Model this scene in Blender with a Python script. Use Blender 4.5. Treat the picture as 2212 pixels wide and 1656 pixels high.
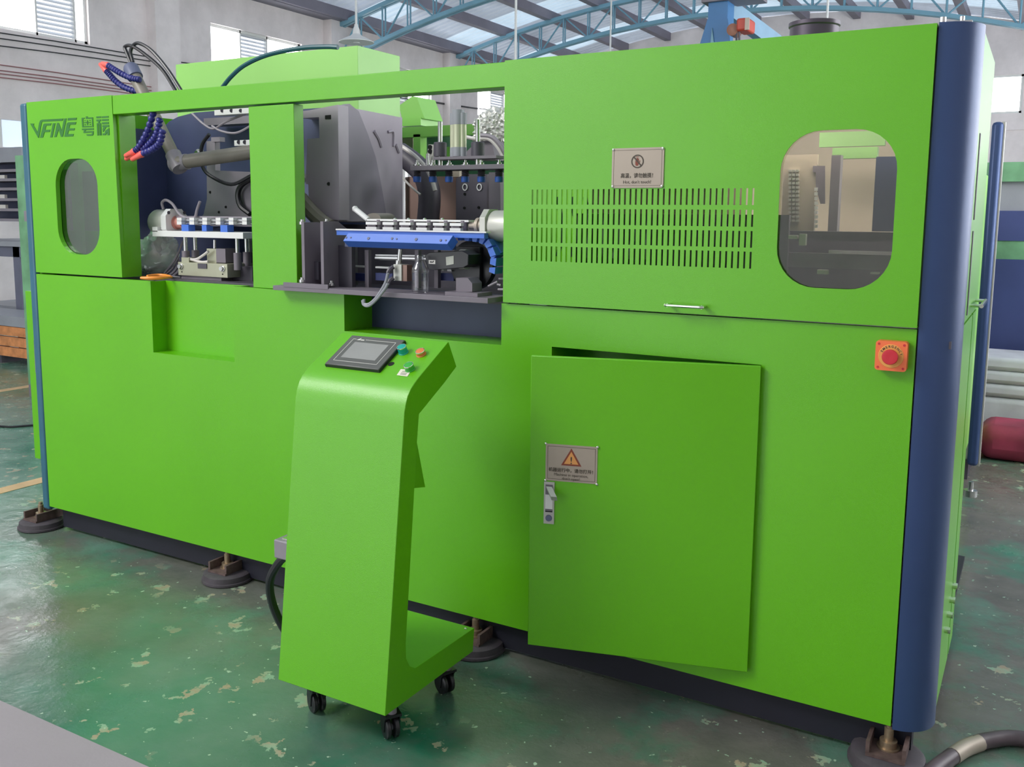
import bpy, bmesh, math, random
from mathutils import Vector, Matrix, noise
from mathutils.geometry import tessellate_polygon
random.seed(7)
PI = math.pi
SC = bpy.context.scene
COL = SC.collection
for o in list(bpy.data.objects): bpy.data.objects.remove(o)

# ------------------------------------------------------------------ camera
FPX, YAW, PITCH, ROLL = 1995.91, -0.5193, 0.1305, 0.0091
CP = Vector((0.2672, -2.5667, 1.4896))
FW = Vector((math.sin(YAW)*math.cos(PITCH), math.cos(YAW)*math.cos(PITCH), -math.sin(PITCH)))
r0 = Vector((math.cos(YAW), -math.sin(YAW), 0)); u0 = r0.cross(FW)
RT = r0*math.cos(ROLL) + u0*math.sin(ROLL)
UP = -r0*math.sin(ROLL) + u0*math.cos(ROLL)
cam = bpy.data.cameras.new('camera'); cam.sensor_width = 36.0; cam.lens = FPX/2212*36
cam.shift_y = -100/2212; cam.clip_start = 0.05; cam.clip_end = 200
camo = bpy.data.objects.new('camera', cam); COL.objects.link(camo)
M = Matrix.Identity(4)
for i in range(3): M[i][0] = RT[i]; M[i][1] = UP[i]; M[i][2] = -FW[i]; M[i][3] = CP[i]
camo.matrix_world = M
SC.camera = camo

# ------------------------------------------------------------------ world, lights, exposure
w = bpy.data.worlds.new('sky'); SC.world = w; w.use_nodes = True
nt = w.node_tree; bg = nt.nodes['Background']
bg.inputs['Color'].default_value = (0.93, 0.96, 1.0, 1); bg.inputs['Strength'].default_value = 2.6
def area(name, loc, aim, sx, sy, power, color=(1,1,1)):
    l = bpy.data.lights.new(name, 'AREA'); l.shape = 'RECTANGLE'; l.size = sx; l.size_y = sy
    l.energy = power; l.color = color
    o = bpy.data.objects.new(name, l); COL.objects.link(o); o.location = loc
    o.rotation_euler = (Vector(aim)-Vector(loc)).to_track_quat('-Z', 'Y').to_euler()
    return o
area('daylight_from_open_front', (-5.2, -4.2, 5.3), (-1.6, 0, 0.9), 2.6, 1.9, 315, (1, 0.98, 0.95))
SC.view_settings.view_transform = 'Standard'; SC.view_settings.look = 'None'
SC.view_settings.gamma = 1.0; SC.view_settings.use_curve_mapping = False
SC.view_settings.exposure = 0.0

# ------------------------------------------------------------------ pixel of the photograph -> point on a plane
def ray(px, py): return FW + RT*((px-1106)/FPX) - UP*((py-728)/FPX)
def P(px, py, y=None, x=None, z=None):
    d = ray(px, py)
    if y is not None: t = (y-CP.y)/d.y
    elif x is not None: t = (x-CP.x)/d.x
    else: t = (z-CP.z)/d.z
    return CP + d*t
def PP(px, py, o, n):
    d = ray(px, py); return CP + d*((Vector(o)-CP).dot(n)/d.dot(n))

# ------------------------------------------------------------------ materials
def lin(c):
    return tuple(((v/255)/12.92 if v/255 <= 0.04045 else ((v/255+0.055)/1.055)**2.4) for v in c)
def mat(name, rgb, rough=0.5, metal=0.0, var=0.06, scale=6.0, bump=0.0, bscale=200.0, coat=0.0, spec=0.5):
    m = bpy.data.materials.new(name); m.use_nodes = True
    n, l = m.node_tree.nodes, m.node_tree.links
    b = n['Principled BSDF']
    c = lin(rgb)
    tc = n.new('ShaderNodeTexCoord')
    nz = n.new('ShaderNodeTexNoise'); nz.inputs['Scale'].default_value = scale; nz.inputs['Detail'].default_value = 4
    l.new(tc.outputs['Object'], nz.inputs['Vector'])
    rp = n.new('ShaderNodeValToRGB')
    rp.color_ramp.elements[0].position = 0.3; rp.color_ramp.elements[1].position = 0.7
    rp.color_ramp.elements[0].color = (*[v*(1-var) for v in c], 1)
    rp.color_ramp.elements[1].color = (*[min(1, v*(1+var)) for v in c], 1)
    l.new(nz.outputs['Fac'], rp.inputs['Fac']); l.new(rp.outputs['Color'], b.inputs['Base Color'])
    b.inputs['Roughness'].default_value = rough; b.inputs['Metallic'].default_value = metal
    b.inputs['Coat Weight'].default_value = coat; b.inputs['Coat Roughness'].default_value = 0.25
    b.inputs['Specular IOR Level'].default_value = spec
    if bump:
        n2 = n.new('ShaderNodeTexNoise'); n2.inputs['Scale'].default_value = bscale
        l.new(tc.outputs['Object'], n2.inputs['Vector'])
        bp = n.new('ShaderNodeBump'); bp.inputs['Strength'].default_value = bump; bp.inputs['Distance'].default_value = 0.002
        l.new(n2.outputs['Fac'], bp.inputs['Height']); l.new(bp.outputs['Normal'], b.inputs['Normal'])
    return m
def mat_glass(name, tint, gloss=0.08, rough=0.05, mixc=(1,1,1)):
    m = bpy.data.materials.new(name); m.use_nodes = True
    n, l = m.node_tree.nodes, m.node_tree.links
    for x in list(n): n.remove(x)
    out = n.new('ShaderNodeOutputMaterial'); mx = n.new('ShaderNodeMixShader')
    tr = n.new('ShaderNodeBsdfTransparent'); gl = n.new('ShaderNodeBsdfGlossy')
    tr.inputs['Color'].default_value = (*tint, 1); gl.inputs['Roughness'].default_value = rough
    gl.inputs['Color'].default_value = (*mixc, 1)
    lw = n.new('ShaderNodeLayerWeight'); lw.inputs['Blend'].default_value = 0.25
    mm = n.new('ShaderNodeMath'); mm.operation = 'MULTIPLY_ADD'; mm.inputs[1].default_value = 0.6; mm.inputs[2].default_value = gloss
    l.new(lw.outputs['Facing'], mm.inputs[0]); l.new(mm.outputs[0], mx.inputs[0])
    l.new(tr.outputs[0], mx.inputs[1]); l.new(gl.outputs[0], mx.inputs[2]); l.new(mx.outputs[0], out.inputs['Surface'])
    return m
def mat_emit(name, rgb, s):
    m = bpy.data.materials.new(name); m.use_nodes = True
    b = m.node_tree.nodes['Principled BSDF']
    b.inputs['Base Color'].default_value = (*rgb, 1); b.inputs['Emission Color'].default_value = (*rgb, 1)
    b.inputs['Emission Strength'].default_value = s
    return m
def mat_translucent(name, rgb, fac, var=0.15):
    m = bpy.data.materials.new(name); m.use_nodes = True
    n, l = m.node_tree.nodes, m.node_tree.links
    for x in list(n): n.remove(x)
    out = n.new('ShaderNodeOutputMaterial'); mx = n.new('ShaderNodeMixShader'); mx.inputs[0].default_value = fac
    d = n.new('ShaderNodeBsdfDiffuse'); t = n.new('ShaderNodeBsdfTranslucent')
    tc = n.new('ShaderNodeTexCoord'); nz = n.new('ShaderNodeTexNoise'); nz.inputs['Scale'].default_value = 0.9; nz.inputs['Detail'].default_value = 5
    l.new(tc.outputs['Object'], nz.inputs['Vector'])
    rp = n.new('ShaderNodeValToRGB'); rp.color_ramp.elements[0].position = 0.3; rp.color_ramp.elements[1].position = 0.7
    c = lin(rgb)
    rp.color_ramp.elements[0].color = (*[v*(1-var) for v in c], 1); rp.color_ramp.elements[1].color = (*[min(1, v*(1+var)) for v in c], 1)
    l.new(nz.outputs['Fac'], rp.inputs['Fac'])
    l.new(rp.outputs[0], d.inputs[0]); l.new(rp.outputs[0], t.inputs[0])
    l.new(d.outputs[0], mx.inputs[1]); l.new(t.outputs[0], mx.inputs[2]); l.new(mx.outputs[0], out.inputs['Surface'])
    return m

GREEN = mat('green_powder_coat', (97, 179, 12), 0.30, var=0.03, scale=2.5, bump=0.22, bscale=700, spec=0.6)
GREENB = mat('green_coat_rear_hazed', (146, 206, 104), 0.35, var=0.03, scale=2.5, spec=0.6)  # same green made paler, with the haze put into the colour
BLUE = mat('blue_metallic_coat', (56, 78, 122), 0.32, metal=0.3, var=0.05, scale=3, bump=0.2, bscale=1500, spec=0.6)
TEAL = mat('teal_edge_coat', (52, 100, 120), 0.35, var=0.08)
CRANE = mat('crane_blue_paint', (45, 110, 165), 0.45, var=0.08, scale=3)
TRUSS = mat('truss_blue_paint', (122, 168, 188), 0.5, var=0.1, scale=2)
DARK = mat('dark_gunmetal_plate', (116, 109, 118), 0.5, var=0.08, scale=8)
DARK2 = mat('black_oxide_plate', (76, 72, 82), 0.45, var=0.1, scale=8)
NAVY = mat('navy_dark_plate', (66, 74, 108), 0.45, var=0.12, scale=5)
PRESSD = mat('press_plate_dark', (132, 124, 138), 0.42, var=0.06, scale=6, spec=0.6)
PRESS = mat('press_plate_grey', (172, 162, 174), 0.42, var=0.06, scale=6, spec=0.6)
GREYP = mat('grey_steel_plate', (138, 132, 140), 0.45, var=0.06, scale=6)
BASE = mat('dark_base_paint', (24, 24, 38), 0.6, var=0.12, scale=9)
CAST = mat('cast_iron_pad', (72, 66, 72), 0.6, var=0.15, scale=30, bump=0.3, bscale=150)
RUST = mat('rusty_bracket', (92, 74, 70), 0.6, var=0.3, scale=50)
BRASSY = mat('yellow_zinc_bolt', (165, 145, 120), 0.35, metal=0.7, var=0.15, scale=80)
STEEL = mat('bright_steel', (200, 200, 200), 0.25, metal=0.9, var=0.04)
ALU = mat('anodised_aluminium', (188, 188, 180), 0.4, metal=0.35, var=0.04)
ALUW = mat('white_machined_aluminium', (222, 222, 220), 0.4, metal=0.1, var=0.03)
STAIN = mat('ground_stainless_plate', (172, 172, 150), 0.35, metal=0.5, var=0.06, scale=12)
CREAM = mat('cream_air_cylinder', (196, 198, 170), 0.35, metal=0.3, var=0.03)
BLUEP = mat('blue_plastic_guide', (66, 112, 205), 0.45, var=0.05)
BLUEP2 = mat('blue_gripper_rubber', (50, 95, 185), 0.5, var=0.05)
HOSEB = mat('blue_segment_hose', (42, 44, 120), 0.35, var=0.08, scale=30)
RED = mat('red_hose_nozzle', (245, 106, 96), 0.4, var=0.08, scale=40)
PIPE = mat('grey_plastic_pipe', (128, 122, 112), 0.45, var=0.1, scale=14)
PIPEC = mat('grey_pipe_cap', (92, 98, 124), 0.45, var=0.08)
RUBBER = mat('black_rubber_hose', (34, 34, 38), 0.35, var=0.1)
RUBG = mat('dark_green_hose', (30, 84, 92), 0.35, var=0.1)
TUBEW = mat('white_air_tube', (205, 200, 195), 0.35, var=0.03)
COPPER = mat('copper_brown_panel', (128, 102, 92), 0.35, metal=0.3, var=0.08, scale=3)
PINK = mat('copper_coupling', (205, 140, 128), 0.4, metal=0.3, var=0.05)
FOIL = mat('aluminium_foil_duct', (205, 205, 198), 0.35, metal=0.55, var=0.1, scale=40, bump=1.0, bscale=60)
BLACKP = mat('black_plastic', (30, 30, 34), 0.35, var=0.08)
BEZEL = mat('grey_panel_bezel', (92, 92, 90), 0.35, var=0.05)
LABELW = mat('white_print', (225, 222, 215), 0.5, var=0.03)
LABELG = mat('grey_label', (175, 178, 168), 0.5, var=0.1, scale=60)
PAPER = mat('paper_label', (228, 222, 205), 0.6, var=0.03)
PLATE = mat('brushed_sign_plate', (168, 156, 142), 0.5, metal=0.25, var=0.05, scale=5)
PRINTK = mat('dark_engraved_print', (74, 66, 54), 0.6)
PRINTR = mat('brown_red_print', (128, 62, 44), 0.6)
PRINTO = mat('orange_print', (214, 150, 84), 0.6)
LOGOG = mat('dark_green_cutout', (38, 112, 36), 0.6, var=0.1)
ORANGE = mat('orange_switch_box', (245, 120, 72), 0.4, var=0.06, scale=15)
YELLOWP = mat('yellow_orange_ring', (236, 165, 85), 0.45, var=0.06)
REDB = mat('red_mushroom_button', (205, 44, 58), 0.4, var=0.06)
ORP = mat('orange_handle', (240, 150, 60), 0.45, var=0.08)
TEALB = mat('teal_button', (20, 165, 150), 0.35)
GRNB = mat('green_button', (60, 170, 60), 0.35)
ORB = mat('orange_button', (220, 125, 70), 0.35)
CHROME = mat('chrome', (225, 228, 220), 0.12, metal=1.0, var=0.02)
SLIT = mat('dark_slit', (16, 20, 16), 0.8)
WOOD = mat('crate_plywood', (205, 135, 85), 0.7, var=0.25, scale=14)
GREYW = mat('grey_painted_steel', (150, 152, 160), 0.45, var=0.06)
BENCH = mat('slate_bench_steel', (104, 106, 124), 0.5, var=0.08)
WHITEP = mat('white_enamel', (225, 225, 222), 0.4, var=0.03)
BEIGE = mat('beige_heater_panel', (176, 164, 146), 0.5, var=0.12, scale=4)
SACK = mat('white_sacks', (205, 205, 212), 0.7, var=0.15, scale=5, bump=0.6, bscale=12)
REDW = mat('red_wrap', (150, 50, 78), 0.6, var=0.3, scale=6)
REDC = mat('red_grey_cable', (158, 108, 108), 0.5)
SAGE = mat('sage_green_inner_panel', (104, 142, 84), .5)
FARB = mat('far_blue_paint', (62, 72, 122), 0.5, var=0.15, scale=2)
FARG = mat('far_green_paint', (110, 160, 120), 0.5, var=0.3, scale=5)
MUD = mat('dark_duct', (82, 72, 88), 0.4, metal=0.3, var=0.05)
GLASS = mat_glass('smoked_window_glass', (0.78, 0.76, 0.74), 0.11, 0.03, (0.9, 0.9, 0.9))
GLASSG = mat_glass('green_tinted_window_glass', (0.46, 0.70, 0.54), 0.07, 0.04)
PET = mat_glass('clear_bottle_plastic', (0.95, 0.95, 0.96), 0.015, 0.05)
def bag_material():
    m = bpy.data.materials.new('milky_bag_film'); m.use_nodes = True
    n, l = m.node_tree.nodes, m.node_tree.links; b = n['Principled BSDF']
    b.inputs['Base Color'].default_value = (.72, .70, .66, 1); b.inputs['Roughness'].default_value = .22
    b.inputs['Specular IOR Level'].default_value = .9
    tc = n.new('ShaderNodeTexCoord'); nz = n.new('ShaderNodeTexNoise'); nz.inputs['Scale'].default_value = 18; l.new(tc.outputs['Object'], nz.inputs['Vector'])
    mr = n.new('ShaderNodeMapRange'); mr.inputs[1].default_value = .3; mr.inputs[2].default_value = .7; mr.inputs[3].default_value = .38; mr.inputs[4].default_value = .70
    l.new(nz.outputs['Fac'], mr.inputs[0]); l.new(mr.outputs[0], b.inputs['Alpha']); return m
BAGM = bag_material()
SCREEN = mat('grey_touch_glass', (150, 150, 146), 0.12, var=0.06, scale=8, spec=0.8)
LITW = mat_emit('daylit_frosted_pane', (0.95, 0.97, 1.0), 8.5)
LITS = mat_emit('daylit_louvre_backing', (0.95, 0.97, 1.0), 0.95)
LITB = mat_emit('daylit_lower_pane', (0.72, 0.82, 0.95), 0.62)
SLAT = mat('white_louvre_slat', (222, 226, 232), 0.5, var=0.03)
ROOF = mat_translucent('roof_sheet_grey', (186, 192, 202), 0.26)
ROOFF = mat_translucent('roof_sheet_front', (200, 205, 210), 0.6)
ROOFL = mat_translucent('roof_sheet_skylight', (205, 218, 228), 0.42, 0.1)
PURL = mat('purlin_grey', (122, 118, 130), 0.6, var=0.1, scale=2)

def wall_material():
    m = bpy.data.materials.new('stained_white_plaster'); m.use_nodes = True
    n, l = m.node_tree.nodes, m.node_tree.links; b = n['Principled BSDF']
    tc = n.new('ShaderNodeTexCoord')
    a = n.new('ShaderNodeTexNoise'); a.inputs['Scale'].default_value = 0.8; a.inputs['Detail'].default_value = 8; a.inputs['Roughness'].default_value = 0.65
    l.new(tc.outputs['Object'], a.inputs['Vector'])
    r = n.new('ShaderNodeValToRGB'); r.color_ramp.elements[0].position = 0.3; r.color_ramp.elements[1].position = 0.62
    r.color_ramp.elements[0].color = (*lin((216, 208, 206)), 1); r.color_ramp.elements[1].color = (*lin((243, 234, 233)), 1)
    l.new(a.outputs['Fac'], r.inputs['Fac']); l.new(r.outputs[0], b.inputs['Base Color']); b.inputs['Roughness'].default_value = 0.8
    return m
WALL = wall_material()
def floor_material():
    m = bpy.data.materials.new('worn_green_epoxy'); m.use_nodes = True
    n, l = m.node_tree.nodes, m.node_tree.links; b = n['Principled BSDF']
    tc = n.new('ShaderNodeTexCoord')
    def noi(s, d=6, r=0.6, off=0):
        mp = n.new('ShaderNodeMapping'); mp.inputs['Location'].default_value = (off, off*0.7, 0); l.new(tc.outputs['Object'], mp.inputs['Vector'])
        t = n.new('ShaderNodeTexNoise'); t.inputs['Scale'].default_value = s; t.inputs['Detail'].default_value = d; t.inputs['Roughness'].default_value = r
        l.new(mp.outputs[0], t.inputs['Vector']); return t.outputs['Fac']
    def ramp(f, p0, p1, c0, c1):
        r = n.new('ShaderNodeValToRGB'); e = r.color_ramp.elements
        e[0].position = p0; e[1].position = p1; e[0].color = (*c0, 1); e[1].color = (*c1, 1); l.new(f, r.inputs['Fac']); return r.outputs[0]
    def mixc(f, c0, c1):
        x = n.new('ShaderNodeMix'); x.data_type = 'RGBA'; l.new(f, x.inputs[0]); l.new(c0, x.inputs[6]); l.new(c1, x.inputs[7]); return x.outputs[2]
    base = ramp(noi(1.1, 5, 0.6), 0.36, 0.62, lin((26, 112, 86)), lin((106, 140, 122)))  # mottled green; pale end lightened, putting the bright wall's reflection into the colour
    worn = ramp(noi(5.0, 8, 0.65, 3), 0.3, 0.7, lin((116, 112, 105)), lin((90, 92, 85)))
    f1 = ramp(noi(0.55, 4, 0.6, 9.4), 0.5, 0.66, (0, 0, 0), (1, 1, 1))
    sp = n.new('ShaderNodeSeparateXYZ'); l.new(tc.outputs['Object'], sp.inputs[0])
    def mr(sock, a, b):
        q = n.new('ShaderNodeMapRange'); q.inputs[1].default_value = a; q.inputs[2].default_value = b; l.new(sock, q.inputs[0]); return q.outputs[0]
    def ma(op, a, b):
        q = n.new('ShaderNodeMath'); q.operation = op; q.use_clamp = True
        for i, v in enumerate((a, b)):
            if isinstance(v, float): q.inputs[i].default_value = v
            else: l.new(v, q.inputs[i])
        return q.outputs[0]
    # foot traffic has worn the coat off beside the machine and in the right-hand aisle
    near = ma('MULTIPLY', ma('MAXIMUM', mr(sp.outputs[0], -2.0, -0.6), ma('MULTIPLY', mr(sp.outputs[1], -0.75, -0.1), 0.9)), mr(sp.outputs[0], -4.3, -3.5))
    wear = ma('MULTIPLY', near, mr(noi(2.2, 6, 0.6, 21), 0.36, 0.52))
    f1 = ma('MAXIMUM', f1, wear)
    c = mixc(f1, base, worn)
    chip = ramp(noi(8.5, 5, 0.6, 5.2), 0.605, 0.615, (0, 0, 0), (1, 1, 1))
    zone = ramp(noi(0.9, 2, 0.5, 2.3), 0.44, 0.5, (0, 0, 0), (1, 1, 1))
    mul = n.new('ShaderNodeMath'); mul.operation = 'MULTIPLY'; l.new(chip, mul.inputs[0]); l.new(zone, mul.inputs[1])
    tan = ramp(noi(11, 4, 0.6, 1.0), 0.4, 0.6, lin((168, 150, 128)), lin((140, 172, 146)))
    c = mixc(mul.outputs[0], c, tan)
    fleck = ramp(noi(38, 2, 0.5, 7.7), 0.71, 0.72, (0, 0, 0), (1, 1, 1))
    pale = n.new('ShaderNodeRGB'); pale.outputs[0].default_value = (*lin((165, 190, 165)), 1)
    c = mixc(fleck, c, pale.outputs[0])
    l.new(c, b.inputs['Base Color'])
    rr = ramp(noi(3.5, 6, 0.65, 12), 0.3, 0.75, (0.10,)*3, (0.38,)*3); l.new(rr, b.inputs['Roughness'])
    b.inputs['Specular IOR Level'].default_value = 0.6
    bp = n.new('ShaderNodeBump'); bp.inputs['Strength'].default_value = 0.25; bp.inputs['Distance'].default_value = 0.01
    l.new(noi(14, 5, 0.6), bp.inputs['Height']); l.new(bp.outputs['Normal'], b.inputs['Normal'])
    return m
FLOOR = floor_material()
AISLE = mat('grey_aisle_paint', (158, 148, 155), 0.6, var=0.04, scale=3, bump=0.2, bscale=80)
LINE = mat('faded_yellow_line', (205, 172, 128), 0.6, var=0.2, scale=5)

# ------------------------------------------------------------------ mesh builder
class MB:
    def __init__(s): s.v = []; s.f = []
    def add(s, vs, fs):
        k = len(s.v); s.v += [tuple(v) for v in vs]; s.f += [[i+k for i in f] for f in fs]; return s
    def box(s, x0, x1, y0, y1, z0, z1, m=None):
        vs = [Vector((x, y, z)) for x in (x0, x1) for y in (y0, y1) for z in (z0, z1)]
        if m is not None: vs = [m @ v for v in vs]
        return s.add(vs, [[0,1,3,2],[4,6,7,5],[0,4,5,1],[2,3,7,6],[0,2,6,4],[1,5,7,3]])
    def poly(s, pts, ext):                               # planar outline extruded along vector ext
        n = len(pts); a = [Vector(p) for p in pts]; e = Vector(ext)
        tr = tessellate_polygon([a])
        fs = [list(t) for t in tr] + [[i+n for i in reversed(t)] for t in tr] + [[i, (i+1) % n, (i+1) % n+n, i+n] for i in range(n)]
        return s.add(a+[p+e for p in a], fs)
    def holed(s, outer, holes, ext):
        loops = [[Vector(p) for p in outer]] + [[Vector(p) for p in h] for h in holes]
        al = [p for q in loops for p in q]; n = len(al); e = Vector(ext)
        tr = tessellate_polygon(loops)
        fs = [list(t) for t in tr] + [[i+n for i in reversed(t)] for t in tr]
        k = 0
        for q in loops:
            m = len(q); fs += [[k+i, k+(i+1) % m, k+(i+1) % m+n, k+i+n] for i in range(m)]; k += m
        return s.add(al+[p+e for p in al], fs)
    def cyl(s, p0, p1, r0, r1=None, n=16):
        p0, p1 = Vector(p0), Vector(p1); r1 = r0 if r1 is None else r1
        d = (p1-p0).normalized(); a = d.orthogonal().normalized(); b = d.cross(a)
        c = [(math.cos(2*PI*i/n), math.sin(2*PI*i/n)) for i in range(n)]
        vs = [p0+(a*x+b*y)*r0 for x, y in c] + [p1+(a*x+b*y)*r1 for x, y in c]
        return s.add(vs, [[i, (i+1) % n, (i+1) % n+n, i+n] for i in range(n)] + [list(range(n))[::-1], list(range(n, 2*n))])
    def rev(s, p0, axis, prof, n=20):                    # profile (r, h) revolved round an axis
        p0 = Vector(p0); d = Vector(axis).normalized(); a = d.orthogonal().normalized(); b = d.cross(a)
        vs = [p0+d*h+(a*math.cos(2*PI*i/n)+b*math.sin(2*PI*i/n))*max(r, 1e-5) for r, h in prof for i in range(n)]
        m = len(prof)
        fs = [[j*n+i, j*n+(i+1) % n, (j+1)*n+(i+1) % n, (j+1)*n+i] for j in range(m-1) for i in range(n)]
        return s.add(vs, fs + [list(range(n))[::-1], list(range((m-1)*n, m*n))])
    def tube(s, pts, r, n=8, sub=6, rf=None):
        pts = [Vector(p) for p in pts]
        if len(pts) > 2 and sub > 1:
            q = [pts[0]*2-pts[1]] + pts + [pts[-1]*2-pts[-2]]; out = []
            for i in range(1, len(q)-2):
                for k in range(sub):
                    t = k/sub; a, b, c, d = q[i-1], q[i], q[i+1], q[i+2]
                    out.append(0.5*((2*b)+(c-a)*t+(2*a-5*b+4*c-d)*t*t+(3*b-a-3*c+d)*t**3))
            pts = out + [pts[-1]]
        vs = []; u = None; m = len(pts)
        for i, p in enumerate(pts):
            d = (pts[min(i+1, m-1)]-pts[max(i-1, 0)]).normalized()
            u = d.orthogonal().normalized() if u is None else (u-d*u.dot(d)).normalized()
            b = d.cross(u); rr = r if rf is None else rf(i/(m-1))*r
            vs += [p+(u*math.cos(2*PI*k/n)+b*math.sin(2*PI*k/n))*rr for k in range(n)]
        fs = [[i*n+k, i*n+(k+1) % n, (i+1)*n+(k+1) % n, (i+1)*n+k] for i in range(m-1) for k in range(n)]
        return s.add(vs, fs+[list(range(n))[::-1], list(range((m-1)*n, m*n))])
    def pbox(s, px0, py0, px1, py1, y0, y1):             # box whose front face covers a pixel rectangle at depth y0
        cx, cy = (px0+px1)/2, (py0+py1)/2
        return s.box(P(px0, cy, y=y0).x, P(px1, cy, y=y0).x, y0, y1, P(cx, py1, y=y0).z, P(cx, py0, y=y0).z)
    def ppoly(s, pix, y0, dy):
        return s.poly([P(a, b, y=y0) for a, b in pix], (0, dy, 0))
    def build(s, name, m, parent=None, label=None, smooth=True, bevel=0.0, seg=2, kind=None):
        me = bpy.data.meshes.new(name); me.from_pydata(s.v, [], s.f)
        bm = bmesh.new(); bm.from_mesh(me); bmesh.ops.recalc_face_normals(bm, faces=bm.faces); bm.to_mesh(me); bm.free()
        if smooth:
            me.polygons.foreach_set('use_smooth', [True]*len(me.polygons)); me.set_sharp_from_angle(angle=math.radians(35))
        me.materials.append(m)
        o = bpy.data.objects.new(name, me); COL.objects.link(o)
        if bevel:
            b = o.modifiers.new('bevel', 'BEVEL'); b.width = bevel; b.segments = seg; b.limit_method = 'ANGLE'; b.angle_limit = math.radians(40)
        adopt(o, parent)
        if label: o['label'] = label
        if kind: o['kind'] = kind
        return o
def origin(o):
    return o.location.copy() if o.parent is None else Vector((0, 0, 0))
def adopt(o, parent):
    if parent is not None:
        o.parent = parent
        top = parent
        if top.parent is None: o.matrix_parent_inverse = Matrix.Translation(-top.location)
def thing(name, label, cat, loc=(0, 0, 0), group=None):
    o = bpy.data.objects.new(name, None); COL.objects.link(o); o.location = loc; o.empty_display_size = 0.1
    o['label'] = label; o['category'] = cat
    if group: o['group'] = group
    return o
def tag(o, label, cat, group=None):
    o['label'] = label; o['category'] = cat
    if group: o['group'] = group
    return o
def clone(o, delta, parent=None):
    c = o.copy(); COL.objects.link(c); c.location = o.location+Vector(delta)
    if parent is not None: adopt(c, parent)
    return c
def rrect(x0, x1, z0, z1, r, y, n=8):
    pts = []
    for cx, cz, a0 in ((x1-r, z1-r, 0), (x0+r, z1-r, PI/2), (x0+r, z0+r, PI), (x1-r, z0+r, 1.5*PI)):
        for k in range(n+1):
            a = a0+k*PI/2/n; pts.append((cx+r*math.cos(a), y, cz+r*math.sin(a)))
    return pts
def text_mesh(body, size, frame, name, m, parent, bold=0.0, align='CENTER', sx=1.0):
    """flat printed text, laid in the plane given by frame = (origin, right, up)"""
    cu = bpy.data.curves.new('text', 'FONT'); cu.body = body; cu.size = size; cu.align_x = align; cu.align_y = 'CENTER'
    cu.offset = bold; cu.resolution_u = 3
    t = bpy.data.objects.new('text', cu); COL.objects.link(t)
    dg = bpy.context.evaluated_depsgraph_get(); dg.update()
    me = bpy.data.meshes.new_from_object(t.evaluated_get(dg)); bpy.data.objects.remove(t)
    o0, rt, up = [Vector(v) for v in frame]
    for v in me.vertices: v.co = o0 + rt*(v.co.x*sx) + up*v.co.y
    me.materials.clear(); me.materials.append(m)
    o = bpy.data.objects.new(name, me); COL.objects.link(o); adopt(o, parent); return o
def struct(o): o['kind'] = 'structure'; return o

# ================================================================== the hall
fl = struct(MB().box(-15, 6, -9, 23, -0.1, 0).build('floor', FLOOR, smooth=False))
a = MB().box(-9, 3, -3.4, -1.03, 0, 0.004).build('painted_aisle', AISLE, fl, 'grey painted aisle strip')
for x0, y0, y1 in ((-7.26, -6, 9), (-4.55, -6, 0.62)):
    MB().box(x0, x0+0.1, y0, y1, 0, 0.002).build('painted_line', LINE, fl, 'faded yellow floor line')

XW, YB, ZE = -13.0, 22.0, 5.5
WINS = [(4.75, 7.16), (9.63, 12.0), (14.2, 16.56), (18.7, 21.06)]
ZW0, ZW1 = 4.1, 4.88
wl = MB()
ys = [0.0-9] + [v for a in WINS for v in a] + [YB]
def wallbox(mb, y0, y1, z0, z1): mb.box(XW-0.25, XW, y0, y1, z0, z1)
wallbox(wl, -9, YB, 0, 2.42); wallbox(wl, -9, 3.6, 2.42, 2.82); wallbox(wl, 6.9, YB, 2.42, 2.82)
wallbox(wl, -9, YB, 2.82, ZW0); wallbox(wl, -9, YB, ZW1, ZE+0.25)
for i in range(0, len(ys), 2): wallbox(wl, ys[i], ys[i+1], ZW0, ZW1)
wl = struct(wl.build('wall_left', WALL, smooth=False))
for y in (4.1, 8.5, 12.9, 17.3, 21.7):
    MB().box(XW, XW+0.22, y-0.25, y+0.25, 0, ZE).build('pilaster', WALL, wl)
MB().box(XW, XW+0.03, -9, YB, 0, 0.16).build('skirting', mat('dark_skirting', (92, 92, 98), 0.6), wl, 'dark painted skirting band')
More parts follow.
